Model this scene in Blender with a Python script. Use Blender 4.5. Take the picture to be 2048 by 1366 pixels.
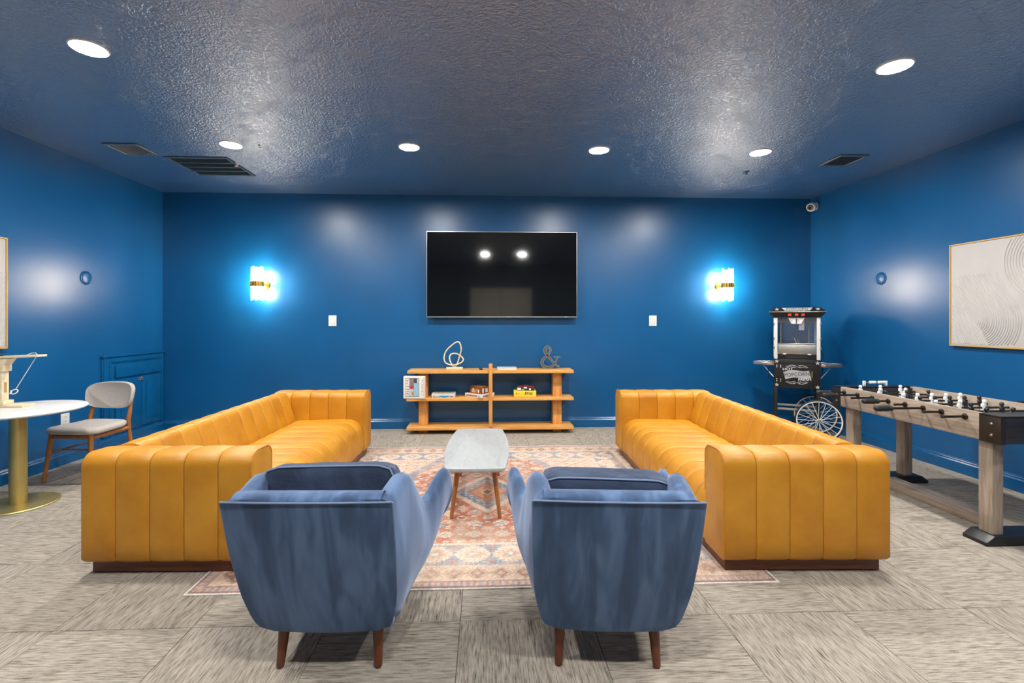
import bpy, bmesh, math, random
import numpy as np
from mathutils import Vector, Matrix, Euler

random.seed(7)
rng = np.random.default_rng(11)
SC = bpy.context.scene
for o in list(bpy.data.objects):
    bpy.data.objects.remove(o)
COL = SC.collection
PI = math.pi

# ------------------------------------------------------------------ camera
FPX, PX, PY = 950.0, 1008.0, 641.0           # focal length and principal point in 2048x1366 pixels
EYE = 1.40
cam_d = bpy.data.cameras.new('camera')
cam_d.sensor_width = 36.0
cam_d.lens = 36.0 * FPX / 2048.0
cam_d.shift_x = (1024.0 - PX) / 2048.0
cam_d.shift_y = -(683.0 - PY) / 2048.0
cam_d.clip_start = 0.05
cam = bpy.data.objects.new('camera', cam_d)
COL.objects.link(cam)
cam.location = (0, 0, EYE)
cam.rotation_euler = (PI / 2, 0, -math.atan(0.04))
SC.camera = cam

# ------------------------------------------------------------------ world, exposure, light levels
w = bpy.data.worlds.new('world')
SC.world = w
w.use_nodes = True
w.node_tree.nodes['Background'].inputs[0].default_value = (0.5, 0.6, 0.75, 1)
w.node_tree.nodes['Background'].inputs[1].default_value = 0.02
SC.view_settings.view_transform = 'Standard'
SC.view_settings.look = 'None'
SC.view_settings.gamma = 1.0
SC.view_settings.use_curve_mapping = False
SC.view_settings.exposure = 1.1
DOWNLIGHT = 268.0        # emission of the recessed ceiling lights
SCONCE = 345.0           # emission of the sconce bulbs

# ------------------------------------------------------------------ materials
def srgb(r, g, b):
    def c(x):
        x /= 255.0
        return x / 12.92 if x <= 0.04045 else ((x + 0.055) / 1.055) ** 2.4
    return (c(r), c(g), c(b), 1.0)

class NT:
    """small helper around a material node tree"""
    def __init__(self, name):
        self.m = bpy.data.materials.new(name)
        self.m.use_nodes = True
        self.t = self.m.node_tree
        self.b = self.t.nodes['Principled BSDF']
    def n(self, kind, **kw):
        nd = self.t.nodes.new(kind)
        for k, v in kw.items():
            if k.startswith('i_'):
                key = k[2:]
                key = int(key) if key.isdigit() else key.replace('_', ' ')
                nd.inputs[key].default_value = v
            else:
                setattr(nd, k, v)
        return nd
    def l(self, a, b):
        self.t.links.new(a, b)
    def coords(self, kind='Object', scale=(1, 1, 1), rot=(0, 0, 0), rand=False):
        tc = self.n('ShaderNodeTexCoord')
        mp = self.n('ShaderNodeMapping')
        mp.inputs['Scale'].default_value = scale
        mp.inputs['Rotation'].default_value = rot
        self.l(tc.outputs[kind], mp.inputs['Vector'])
        if rand:
            oi = self.n('ShaderNodeObjectInfo')
            mu = self.n('ShaderNodeMath', operation='MULTIPLY', i_1=37.0)
            self.l(oi.outputs['Random'], mu.inputs[0])
            cx = self.n('ShaderNodeCombineXYZ')
            for k in range(3):
                self.l(mu.outputs[0], cx.inputs[k])
            self.l(cx.outputs[0], mp.inputs['Location'])
        return mp.outputs[0]
    def noise(self, vec, scale=5, detail=3, rough=0.55, dist=0.0):
        nd = self.n('ShaderNodeTexNoise')
        nd.inputs['Scale'].default_value = scale
        nd.inputs['Detail'].default_value = detail
        nd.inputs['Roughness'].default_value = rough
        nd.inputs['Distortion'].default_value = dist
        self.l(vec, nd.inputs['Vector'])
        return nd.outputs['Fac']
    def ramp(self, fac, stops):
        r = self.n('ShaderNodeValToRGB')
        el = r.color_ramp.elements
        while len(el) < len(stops):
            el.new(0.5)
        for e, (p, c) in zip(el, stops):
            e.position = p
            e.color = c
        self.l(fac, r.inputs[0])
        return r.outputs['Color']
    def bump(self, height, strength=0.2, dist=0.01):
        b = self.n('ShaderNodeBump')
        b.inputs['Strength'].default_value = strength
        b.inputs['Distance'].default_value = dist
        self.l(height, b.inputs['Height'])
        self.l(b.outputs[0], self.b.inputs['Normal'])
        return b
    def color(self, out):
        self.l(out, self.b.inputs['Base Color'])
    def set(self, **kw):
        for k, v in kw.items():
            self.b.inputs[k.replace('_', ' ')].default_value = v
        return self

def vary(c, k):
    return (c[0] * k, c[1] * k, c[2] * k, 1)

def plain(name, col, rough=0.5, metal=0.0, spec=0.5, var=0.08, scale=8.0, bump=0.0, bscale=60):
    t = NT(name)
    v = t.coords()
    t.color(t.ramp(t.noise(v, scale), [(0.3, vary(col, 1 - var)), (0.7, vary(col, 1 + var))]))
    t.set(Roughness=rough, Metallic=metal)
    t.b.inputs['Specular IOR Level'].default_value = spec
    if bump:
        t.bump(t.noise(v, bscale, 2), bump, 0.004)
    return t.m

def wood(name, dark, light, axis=0, scale=1.0, rough=0.4, rand=True):
    t = NT(name)
    sc = [14.0 * scale] * 3
    sc[axis] = 1.1 * scale
    v = t.coords(scale=tuple(sc), rand=rand)
    n1 = t.noise(v, 2.2, 5, 0.6, 0.6)
    t.color(t.ramp(n1, [(0.3, dark), (0.5, vary([(a + b) / 2 for a, b in zip(dark, light)], 1)), (0.72, light)]))
    t.set(Roughness=rough)
    t.bump(n1, 0.08, 0.002)
    return t.m

M = {}
BLUE = (0.0025, 0.092, 0.258, 1)
# wall paint
t = NT('blue_wall_paint')
v = t.coords('Object')
t.color(t.ramp(t.noise(v, 1.3, 2), [(0.35, vary(BLUE, 0.95)), (0.65, vary(BLUE, 1.06))]))
t.set(Roughness=0.32)
t.b.inputs['Specular IOR Level'].default_value = 0.6
t.bump(t.noise(v, 130, 3), 0.12, 0.002)
M['wall'] = t.m
# textured ceiling (stomp-brush texture)
t = NT('blue_ceiling_texture')
v = t.coords('Object')
vo = t.n('ShaderNodeTexVoronoi', feature='F1')
vo.inputs['Scale'].default_value = 3.2
t.l(v, vo.inputs['Vector'])
# radiating strokes: stretched noise in the local frame of each stomp cell
sub = t.n('ShaderNodeVectorMath', operation='SUBTRACT')
t.l(v, sub.inputs[0]); t.l(vo.outputs['Position'], sub.inputs[1])
sep = t.n('ShaderNodeSeparateXYZ'); t.l(sub.outputs[0], sep.inputs[0])
at = t.n('ShaderNodeMath', operation='ARCTAN2'); t.l(sep.outputs[1], at.inputs[0]); t.l(sep.outputs[0], at.inputs[1])
ln = t.n('ShaderNodeVectorMath', operation='LENGTH'); t.l(sub.outputs[0], ln.inputs[0])
m1 = t.n('ShaderNodeMath', operation='MULTIPLY', i_1=1.9); t.l(at.outputs[0], m1.inputs[0])
m2 = t.n('ShaderNodeMath', operation='MULTIPLY', i_1=16.0); t.l(ln.outputs['Value'], m2.inputs[0])
cx = t.n('ShaderNodeCombineXYZ'); t.l(m1.outputs[0], cx.inputs[0]); t.l(m2.outputs[0], cx.inputs[1])
sepc = t.n('ShaderNodeSeparateColor'); t.l(vo.outputs['Color'], sepc.inputs[0])
m3 = t.n('ShaderNodeMath', operation='MULTIPLY', i_1=40.0); t.l(sepc.outputs[0], m3.inputs[0]); t.l(m3.outputs[0], cx.inputs[2])
na = t.noise(cx.outputs[0], 3.4, 2, 0.5, 0.8)
nb = t.noise(v, 42, 2, 0.5, 0.6)
mx = t.n('ShaderNodeMath', operation='ADD'); t.l(na, mx.inputs[0]); t.l(nb, mx.inputs[1])
mm = t.n('ShaderNodeMapRange', i_1=0.85, i_2=1.2); t.l(mx.outputs[0], mm.inputs[0])
t.color(t.ramp(t.noise(v, 1.0, 2), [(0.35, vary(BLUE, 0.95)), (0.65, vary(BLUE, 1.06))]))
t.set(Roughness=0.42)
t.b.inputs['Specular IOR Level'].default_value = 1.0
t.set(Coat_Weight=1.0, Coat_Roughness=0.39, Coat_IOR=2.9)
bp = t.bump(mm.outputs[0], 0.45, 0.006)
t.l(bp.outputs[0], t.b.inputs['Coat Normal'])
M['ceiling'] = t.m
M['trim'] = plain('blue_trim_gloss_paint', (0.0022, 0.095, 0.262, 1), 0.24)
M['grille'] = plain('blue_painted_metal', (0.10, 0.16, 0.21, 1), 0.35)
M['grille_dark'] = plain('dark_duct', (0.06, 0.066, 0.072, 1), 0.9)
M['rearwall'] = plain('rear_wall_paint', (0.02, 0.045, 0.08, 1), 0.5)
M['cream'] = plain('cream_door_paint', srgb(214, 205, 188), 0.45)
M['white'] = plain('white_plastic', srgb(232, 232, 230), 0.35, var=0.03)
M['offwhite'] = plain('white_metal_trim', srgb(225, 225, 222), 0.4, var=0.03)
M['black'] = plain('black_satin', (0.012, 0.012, 0.013, 1), 0.35)
M['blackrubber'] = plain('black_rubber', (0.015, 0.015, 0.016, 1), 0.6)
M['chrome'] = plain('bright_steel', (0.72, 0.72, 0.72, 1), 0.22, 1.0, var=0.03)
M['steel'] = plain('brushed_steel', (0.60, 0.60, 0.59, 1), 0.36, 1.0, var=0.06, scale=20)
M['gunmetal'] = plain('dark_rod_metal', (0.05, 0.043, 0.038, 1), 0.32, 0.9)
# brass
M['brass'] = plain('brushed_brass', srgb(206, 186, 120), 0.42, 0.85, var=0.04)
M['gold'] = plain('polished_gold', srgb(226, 176, 70), 0.25, 1.0, var=0.04)

# carpet tile
t = NT('carpet_tile_loop_pile')
v = t.coords(scale=(8.0, 250.0, 1.0), rand=True)
v2 = t.coords(scale=(16.0, 120.0, 1.0), rand=True)
vf = t.coords(scale=(1, 1, 1))
n1 = t.noise(v, 1.0, 3, 0.65)
n2 = t.noise(v2, 1.0, 3, 0.6)
n3 = t.noise(vf, 330, 2, 0.7)
a = t.n('ShaderNodeMath', operation='ADD'); t.l(n1, a.inputs[0]); t.l(n2, a.inputs[1])
b = t.n('ShaderNodeMath', operation='MULTIPLY_ADD', i_1=0.55); t.l(n3, b.inputs[0]); t.l(a.outputs[0], b.inputs[2])
mr = t.n('ShaderNodeMapRange', i_1=0.92, i_2=1.62); t.l(b.outputs[0], mr.inputs[0])
t.color(t.ramp(mr.outputs[0], [(0.0, srgb(82, 76, 68)), (0.3, srgb(140, 132, 121)), (0.5, srgb(164, 155, 143)), (1.0, srgb(194, 187, 175))]))
t.set(Roughness=0.95)
t.b.inputs['Specular IOR Level'].default_value = 0.1
t.bump(mr.outputs[0], 0.6, 0.004)
M['carpet'] = t.m
M['slab'] = plain('dark_subfloor', (0.09, 0.085, 0.08, 1), 0.9)

# mustard leather
t = NT('mustard_leather')
v = t.coords(rand=True)
n1 = t.noise(v, 3.5, 4, 0.6)
t.color(t.ramp(n1, [(0.25, srgb(178, 114, 12)), (0.5, srgb(193, 132, 24)), (0.78, srgb(207, 148, 42))]))
t.set(Roughness=0.46)
t.b.inputs['Specular IOR Level'].default_value = 0.55
t.bump(t.noise(v, 190, 3), 0.12, 0.002)
M['leather'] = t.m
M['seam'] = plain('leather_piping', srgb(196, 124, 26), 0.4)
M['walnut'] = wood('walnut_plinth', srgb(70, 34, 16), srgb(118, 62, 32), axis=0, rough=0.35)
M['walnutleg'] = wood('walnut_leg', srgb(78, 36, 18), srgb(128, 66, 36), axis=2, rough=0.35)
M['teakleg'] = wood('teak_leg', srgb(128, 76, 34), srgb(182, 118, 60), axis=2, rough=0.4)
M['oakx'] = wood('honey_oak_shelf', srgb(200, 136, 62), srgb(234, 180, 102), axis=0, rough=0.42)
M['oakz'] = wood('honey_oak_post', srgb(188, 122, 54), srgb(226, 166, 92), axis=2, rough=0.42)
M['greywood'] = wood('greyed_oak_rail', srgb(134, 118, 104), srgb(180, 164, 148), axis=1, scale=1.4, rough=0.5)
M['greywoodz'] = wood('greyed_oak_leg', srgb(134, 118, 104), srgb(180, 164, 148), axis=2, scale=1.4, rough=0.5)
M['darkwood'] = wood('black_stained_panel', (0.012, 0.012, 0.015, 1), (0.035, 0.033, 0.037, 1), axis=0, rough=0.45)
M['pine'] = wood('pale_pine', srgb(216, 196, 158), srgb(236, 222, 192), axis=0, rough=0.5)
M['darkbrown'] = plain('dark_brown_bracket', (0.022, 0.016, 0.011, 1), 0.38, var=0.25, scale=14)

# blue velvet
t = NT('slate_blue_velvet')
v = t.coords(scale=(15.0, 8.0, 1.5), rand=True)
n1 = t.noise(v, 1.0, 2, 0.5, 0.5)
t.color(t.ramp(n1, [(0.34, srgb(56, 78, 110)), (0.47, srgb(66, 90, 126)), (0.53, srgb(76, 101, 138)), (0.68, srgb(92, 118, 156))]))
t.set(Roughness=0.75)
t.b.inputs['Specular IOR Level'].default_value = 0.2
t.b.inputs['Sheen Weight'].default_value = 0.8
t.b.inputs['Sheen Roughness'].default_value = 0.4
t.b.inputs['Sheen Tint'].default_value = (0.55, 0.66, 0.9, 1)
vf = t.coords()
t.bump(t.noise(vf, 260, 2), 0.25, 0.002)
M['velvet'] = t.m
t = NT('navy_velvet_cushion')
v = t.coords(scale=(5.0, 5.0, 5.0), rand=True)
t.color(t.ramp(t.noise(v, 1.0, 3, 0.5, 0.8), [(0.35, srgb(34, 44, 64)), (0.65, srgb(54, 67, 92))]))
t.set(Roughness=0.8)
t.b.inputs['Specular IOR Level'].default_value = 0.2
t.b.inputs['Sheen Weight'].default_value = 0.6
t.b.inputs['Sheen Roughness'].default_value = 0.4
t.b.inputs['Sheen Tint'].default_value = (0.55, 0.66, 0.9, 1)
t.bump(t.noise(v, 2.5, 3), 0.5, 0.02)
M['velvetdark'] = t.m
M['velvetpipe'] = plain('velvet_piping', srgb(112, 130, 160), 0.7, var=0.05)

# grey upholstery
t = NT('light_grey_fabric')
v = t.coords(scale=(30, 30, 160))
t.color(t.ramp(t.noise(v, 3, 3), [(0.3, srgb(168, 160, 152)), (0.7, srgb(196, 189, 182))]))
t.set(Roughness=0.9)
M['greyfabric'] = t.m

# white marble
t = NT('white_marble')
v = t.coords(scale=(5.0, 1.3, 5.0))
n1 = t.noise(v, 3.0, 6, 0.62, 1.6)
t.color(t.ramp(n1, [(0.28, srgb(146, 151, 153)), (0.42, srgb(168, 172, 174)), (0.62, srgb(178, 181, 182))]))
t.set(Roughness=0.36)
M['marble'] = t.m

t = NT('pale_marble_tabletop')
v = t.coords(scale=(3.0, 1.5, 3.0))
n1 = t.noise(v, 3.0, 6, 0.62, 1.6)
t.color(t.ramp(n1, [(0.26, srgb(196, 194, 188)), (0.36, srgb(214, 213, 209)), (0.62, srgb(220, 219, 216))]))
t.set(Roughness=0.4)
M['palemarble'] = t.m
# TV panel
M['screen'] = plain('black_glass_screen', (0.004, 0.005, 0.006, 1), 0.06, var=0.02)
M['screen'].node_tree.nodes['Principled BSDF'].inputs['Specular IOR Level'].default_value = 0.85
M['silver'] = plain('silver_bezel', (0.55, 0.55, 0.56, 1), 0.3, 0.9)

def emission(name, col, strength):
    t = NT(name)
    e = t.n('ShaderNodeEmission')
    e.inputs[0].default_value = col
    e.inputs[1].default_value = strength
    t.l(e.outputs[0], t.t.nodes['Material Output'].inputs[0])
    return t.m
M['downlight'] = emission('downlight_lens', (1.0, 0.965, 0.91, 1), DOWNLIGHT)
M['sconcebulb'] = emission('sconce_bulb', (1.0, 0.86, 0.68, 1), SCONCE)

def clear(name, tint=(0.96, 0.98, 1, 1), refl=0.12, rough=0.05):
    t = NT(name)
    tr = t.n('ShaderNodeBsdfTransparent'); tr.inputs[0].default_value = tint
    gl = t.n('ShaderNodeBsdfGlossy'); gl.inputs['Roughness'].default_value = rough
    mx = t.n('ShaderNodeMixShader'); mx.inputs[0].default_value = refl
    t.l(tr.outputs[0], mx.inputs[1]); t.l(gl.outputs[0], mx.inputs[2])
    t.l(mx.outputs[0], t.t.nodes['Material Output'].inputs[0])
    return t.m
M['glass'] = clear('clear_pane', (0.88, 0.91, 0.94, 1), 0.045)
t = NT('glass_rod')
t.set(Roughness=0.08)
t.color(t.ramp(t.noise(t.coords(), 30), [(0.3, (0.9, 0.92, 0.95, 1)), (0.7, (1, 1, 1, 1))]))
tr = t.n('ShaderNodeBsdfTranslucent'); tr.inputs[0].default_value = (0.95, 0.95, 0.95, 1)
tp = t.n('ShaderNodeBsdfTransparent')
mx0 = t.n('ShaderNodeMixShader'); mx0.inputs[0].default_value = 0.62
t.l(tr.outputs[0], mx0.inputs[1]); t.l(tp.outputs[0], mx0.inputs[2])
mx1 = t.n('ShaderNodeMixShader'); mx1.inputs[0].default_value = 0.2
t.l(mx0.outputs[0], mx1.inputs[1]); t.l(t.b.outputs[0], mx1.inputs[2])
t.l(mx1.outputs[0], t.t.nodes['Material Output'].inputs[0])
M['glassrod'] = t.m

def flat(name, rgb, rough=0.5):
    if name not in M:
        M[name] = plain(name, srgb(*rgb), rough, var=0.04)
    return M[name]

# ------------------------------------------------------------------ mesh helpers
def link(name, me, mat=None, parent=None, loc=None, rot=None, smooth=False):
    if mat is not None and len(me.materials) == 0:
        me.materials.append(mat)
    if smooth:
        me.polygons.foreach_set('use_smooth', [True] * len(me.polygons))
    o = bpy.data.objects.new(name, me)
    COL.objects.link(o)
    if parent is not None:
        o.parent = parent
    if loc is not None:
        o.location = loc
    if rot is not None:
        o.rotation_euler = rot
    return o

def fin(bm, name, mat, parent=None, loc=None, rot=None, smooth=False, fix=True, auto=None):
    if fix:
        bmesh.ops.recalc_face_normals(bm, faces=bm.faces[:])
    me = bpy.data.meshes.new(name)
    bm.to_mesh(me)
    bm.free()
    o = link(name, me, mat, parent, loc, rot, smooth)
    if auto is not None:
        me.polygons.foreach_set('use_smooth', [True] * len(me.polygons))
        me.set_sharp_from_angle(angle=math.radians(auto))
    return o

def empty(name, loc=(0, 0, 0), rz=0.0, label=None, cat=None, group=None):
    o = bpy.data.objects.new(name, None)
    COL.objects.link(o)
    o.empty_display_size = 0.1
    o.location = loc
    o.rotation_euler = (0, 0, rz)
    if label:
        o['label'] = label
    if cat:
        o['category'] = cat
    if group:
        o['group'] = group
    return o

def tag(o, label, cat, group=None):
    o['label'] = label
    o['category'] = cat
    if group:
        o['group'] = group
    return o

def struct(o, label=None):
    o['kind'] = 'structure'
    if label:
        o['label'] = label
    return o

def abox(bm, x0, x1, y0, y1, z0, z1, bev=0.0, seg=2, mat4=None):
    r = bmesh.ops.create_cube(bm, size=1.0)
    vs = r['verts']
    bmesh.ops.scale(bm, vec=(x1 - x0, y1 - y0, z1 - z0), verts=vs)
    bmesh.ops.translate(bm, vec=((x0 + x1) / 2, (y0 + y1) / 2, (z0 + z1) / 2), verts=vs)
    if bev > 0:
        es = list({e for v_ in vs for e in v_.link_edges})
        out = bmesh.ops.bevel(bm, geom=es, offset=bev, segments=seg, affect='EDGES', profile=0.6)
        vs = list({v_ for f in out['faces'] for v_ in f.verts} | {v_ for v_ in vs if v_.is_valid})
    if mat4 is not None:
        bmesh.ops.transform(bm, matrix=mat4, verts=[v_ for v_ in vs if v_.is_valid])
    return vs

def box(name, x0, x1, y0, y1, z0, z1, mat, parent=None, bev=0.003, seg=2, loc=None, rot=None):
    bm = bmesh.new()
    abox(bm, x0, x1, y0, y1, z0, z1, bev, seg)
    return fin(bm, name, mat, parent, loc, rot, auto=40 if bev else None)

def tube(bm, pts, r, n=8, closed=False, cap=True):
    P = [Vector(p) for p in pts]
    N = len(P)
    rs = r if isinstance(r, (list, tuple)) else [r] * N
    rings = []
    up = None
    for i in range(N):
        if closed:
            d = (P[(i + 1) % N] - P[i - 1]).normalized()
        else:
            d = (P[min(i + 1, N - 1)] - P[max(i - 1, 0)]).normalized()
        if up is None:
            up = Vector((0, 0, 1)) if abs(d.z) < 0.9 else Vector((1, 0, 0))
        a = d.cross(up)
        if a.length < 1e-6:
            a = d.cross(Vector((0, 1, 0)))
        a.normalize()
        b = a.cross(d).normalized()
        up = b
        rings.append([bm.verts.new(P[i] + (a * math.cos(k * 2 * PI / n) + b * math.sin(k * 2 * PI / n)) * rs[i]) for k in range(n)])
    last = N if closed else N - 1
    for i in range(last):
        A, B = rings[i], rings[(i + 1) % N]
        for k in range(n):
            bm.faces.new((A[k], A[(k + 1) % n], B[(k + 1) % n], B[k]))
    if cap and not closed:
        bm.faces.new(rings[0][::-1])
        bm.faces.new(rings[-1])

def tubeo(name, pts, r, mat, parent=None, n=8, closed=False, loc=None, rot=None):
    bm = bmesh.new()
    tube(bm, pts, r, n, closed)
    return fin(bm, name, mat, parent, loc, rot, auto=50)

def lathe(bm, prof, n=24, mat4=None):
    rings = []
    for (r, z) in prof:
        if r < 1e-6:
            rings.append([bm.verts.new((0, 0, z))])
        else:
            rings.append([bm.verts.new((r * math.cos(k * 2 * PI / n), r * math.sin(k * 2 * PI / n), z)) for k in range(n)])
    for A, B in zip(rings[:-1], rings[1:]):
        for k in range(n):
            k2 = (k + 1) % n
            if len(A) == 1 and len(B) == 1:
                continue
            if len(A) == 1:
                bm.faces.new((A[0], B[k2], B[k]))
            elif len(B) == 1:
                bm.faces.new((A[k], A[k2], B[0]))
            else:
                bm.faces.new((A[k], A[k2], B[k2], B[k]))
    if len(rings[0]) > 1 and len(rings[-1]) > 1 and abs(prof[0][0] - prof[-1][0]) < 1e-6:
        for k in range(n):                      # an open ring: close the section instead of capping it
            bm.faces.new((rings[-1][k], rings[-1][(k + 1) % n], rings[0][(k + 1) % n], rings[0][k]))
    else:
        if len(rings[0]) > 1:
            bm.faces.new(rings[0][::-1])
        if len(rings[-1]) > 1:
            bm.faces.new(rings[-1])
    if mat4 is not None:
        vs = [v_ for R_ in rings for v_ in R_]
        bmesh.ops.transform(bm, matrix=mat4, verts=vs)

def latheo(name, prof, mat, parent=None, n=24, mat4=None, loc=None, rot=None, auto=40):
    bm = bmesh.new()
    lathe(bm, prof, n, mat4)
    return fin(bm, name, mat, parent, loc, rot, auto=auto)

def loft(bm, secs, closed=True, cap=True):
    """secs: list of equal-length point loops"""
    R = [[bm.verts.new(p) for p in s] for s in secs]
    n = len(R[0])
    for A, B in zip(R[:-1], R[1:]):
        for k in range(n if closed else n - 1):
            k2 = (k + 1) % n
            bm.faces.new((A[k], A[k2], B[k2], B[k]))
    if cap and closed:
        bm.faces.new(R[0][::-1])
        bm.faces.new(R[-1])
    return R

def prism(bm, poly, z0, z1, mat4=None):
    A = [bm.verts.new((x, y, z0)) for x, y in poly]
    B = [bm.verts.new((x, y, z1)) for x, y in poly]
    n = len(poly)
    for k in range(n):
        bm.faces.new((A[k], A[(k + 1) % n], B[(k + 1) % n], B[k]))
    bm.faces.new(A[::-1])
    bm.faces.new(B)
    if mat4 is not None:
        bmesh.ops.transform(bm, matrix=mat4, verts=A + B)

def prismo(name, poly, z0, z1, mat, parent=None, mat4=None, bev=0.0, loc=None, rot=None):
    bm = bmesh.new()
    prism(bm, poly, z0, z1, mat4)
    if bev:
        bmesh.ops.bevel(bm, geom=bm.edges[:], offset=bev, segments=2, affect='EDGES', profile=0.6)
    return fin(bm, name, mat, parent, loc, rot, auto=40)

def text(name, s, size, mat, parent, mat4, ext=0.0008, align='CENTER', xs=1.0):
    cu = bpy.data.curves.new('txt', 'FONT')
    cu.body = s
    cu.size = size
    cu.align_x = align
    cu.align_y = 'CENTER'
    cu.extrude = ext
    cu.resolution_u = 3
    tmp = bpy.data.objects.new('txt', cu)
    COL.objects.link(tmp)
    bpy.context.view_layer.update()
    me = bpy.data.meshes.new_from_object(tmp.evaluated_get(bpy.context.evaluated_depsgraph_get()))
    bpy.data.objects.remove(tmp)
    bpy.data.curves.remove(cu)
    me.name = name
    me.materials.clear()
    me.transform(mat4 @ Matrix.Diagonal((xs, 1, 1, 1)))
    return link(name, me, mat, parent)

def T(x, y, z):
    return Matrix.Translation((x, y, z))
def RX(a): return Matrix.Rotation(a, 4, 'X')
def RY(a): return Matrix.Rotation(a, 4, 'Y')
def RZ(a): return Matrix.Rotation(a, 4, 'Z')

def copy_tree(o, parent=None):
    c = o.copy()
    COL.objects.link(c)
    if parent is not None:
        c.parent = parent
    for ch in list(o.children):
        copy_tree(ch, c)
    return c

def lerp(a, b, t_): return a + (b - a) * t_
def interp(x, xs, ys): return float(np.interp(x, xs, ys))
def smoothcurve(pts, n=12, closed=False):
    """Catmull-Rom through the points"""
    P = [Vector(p) for p in pts]
    N = len(P)
    out = []
    segs = N if closed else N - 1
    for i in range(segs):
        if closed:
            p0, p1, p2, p3 = P[i - 1], P[i], P[(i + 1) % N], P[(i + 2) % N]
        else:
            p0, p1, p2, p3 = P[max(i - 1, 0)], P[i], P[i + 1], P[min(i + 2, N - 1)]
        for k in range(n):
            u = k / n
            out.append(0.5 * ((2 * p1) + (p2 - p0) * u + (2 * p0 - 5 * p1 + 4 * p2 - p3) * u * u + (3 * p1 - p0 - 3 * p2 + p3) * u ** 3))
    if not closed:
        out.append(P[-1])
    return out

# ================================================================== THE ROOM
XL, XR, YB, YF, ZC = -4.09, 4.363, 6.2, -1.6, 3.03

struct(box('wall_back', XL - .15, XR + .15, YB, YB + .15, 0, ZC, M['wall'], bev=0), 'dark blue painted back wall')
struct(box('wall_left', XL - .15, XL, YF - .15, YB, 0, ZC, M['wall'], bev=0), 'blue painted left wall')
struct(box('wall_right', XR, XR + .15, YF - .15, YB, 0, ZC, M['wall'], bev=0), 'blue painted right wall')
struct(box('wall_front', XL, XR, YF - .15, YF, 0, ZC, M['rearwall'], bev=0), 'dark wall behind the viewer')
struct(box('ceiling', XL - .15, XR + .15, YF - .15, YB + .15, ZC, ZC + .15, M['ceiling'], bev=0), 'dark blue textured ceiling')
floor = struct(box('floor', XL - .15, XR + .15, YF - .15, YB + .15, -.12, -.005, M['slab'], bev=0), 'floor laid with grey carpet tiles')

# carpet tiles, quarter-turned checkerboard
TS = 0.61
X0 = 1.105 - 9 * TS
Y0 = 2.22 - 9 * TS
tile_meshes = {}
i0 = 0
for i in range(16):
    for j in range(17):
        xa, xb = max(X0 + i * TS, XL + .001), min(X0 + (i + 1) * TS, XR - .001)
        ya, yb = max(Y0 + j * TS, YF + .001), min(Y0 + (j + 1) * TS, YB - .001)
        if xb - xa < .01 or yb - ya < .01:
            continue
        turn = (i + j) % 2          # 1: pile runs along the room's depth
        cxx, cyy = (xa + xb) / 2, (ya + yb) / 2
        sx, sy = (xb - xa), (yb - ya)
        if turn:
            sx, sy = sy, sx
        key = (round(sx, 4), round(sy, 4))
        if key not in tile_meshes:
            bm = bmesh.new()
            hx, hy = sx / 2 - .0006, sy / 2 - .0006
            lo = [bm.verts.new((a_ * hx, b_ * hy, -.006)) for a_, b_ in ((-1, -1), (1, -1), (1, 1), (-1, 1))]
            hi = [bm.verts.new((a_ * (hx - .0012), b_ * (hy - .0012), 0)) for a_, b_ in ((-1, -1), (1, -1), (1, 1), (-1, 1))]
            for k in range(4):
                bm.faces.new((lo[k], lo[(k + 1) % 4], hi[(k + 1) % 4], hi[k]))
            bm.faces.new(hi)
            me = bpy.data.meshes.new('carpet_tile')
            bm.to_mesh(me); bm.free()
            me.materials.append(M['carpet'])
            tile_meshes[key] = me
        o = link('carpet_tile', tile_meshes[key], None, floor, (cxx, cyy, 0), (0, 0, PI / 2 if turn else 0))

# baseboards with a stepped cap
def baseboard(name, a, b, inward, label):
    a, b = Vector(a), Vector(b)
    d = (b - a).normalized()
    nrm = Vector(inward)
    prof = [(0, 0), (.016, 0), (.017, .096), (.0100, .106), (.0100, .116), (.0052, .123), (.0052, .129), (.002, .133), (0, .133)]
    bm = bmesh.new()
    loft(bm, [[p + nrm * u + Vector((0, 0, z)) for u, z in prof] for p in (a, b)])
    return struct(fin(bm, name, M['trim']), label)
baseboard('baseboard_back', (XL, YB - .0005, 0.0005), (XR, YB - .0005, .0005), (0, -1, 0), 'glossy blue baseboard under the back wall')
baseboard('baseboard_left', (XL + .0005, YF, .0005), (XL + .0005, YB - .017, .0005), (1, 0, 0), 'glossy blue baseboard under the left wall')
baseboard('baseboard_right', (XR - .0005, YF, .0005), (XR - .0005, YB - .017, .0005), (-1, 0, 0), 'glossy blue baseboard under the right wall')

# pale double door in the wall behind the viewer (seen mirrored in the television)
for k, xa in enumerate((-.42, .47)):
    d = struct(box('door_%d' % (k + 1), xa, xa + .88, YF + .001, YF + .045, .01, 2.34, M['cream'], bev=.003),
               'cream door leaf behind the viewer, %s' % ('latch side left' if k == 0 else 'latch side right'))
    for (z0, z1) in ((.18, .9), (1.02, 2.2)):
        box('door_panel', xa + .14, xa + .74, YF + .046, YF + .056, z0, z1, M['cream'], d, bev=.006)
    hx = xa + (.8 if k == 0 else .08)
    latheo('door_handle', [(.0, 0), (.028, 0), (.028, .008), (.01, .012), (.01, .04), (.026, .05), (.024, .07), (0, .075)], M['steel'], d,
           mat4=T(hx, YF + .045, 1.0) @ RX(-PI / 2))
fr = bmesh.new()
abox(fr, -.52, -.43, YF + .001, YF + .03, 0, 2.44)
abox(fr, 1.36, 1.45, YF + .001, YF + .03, 0, 2.44)
abox(fr, -.43, 1.36, YF + .001, YF + .03, 2.35, 2.44)
struct(fin(fr, 'trim_1', M['rearwall']), 'dark casing round the doors behind the viewer')

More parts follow.
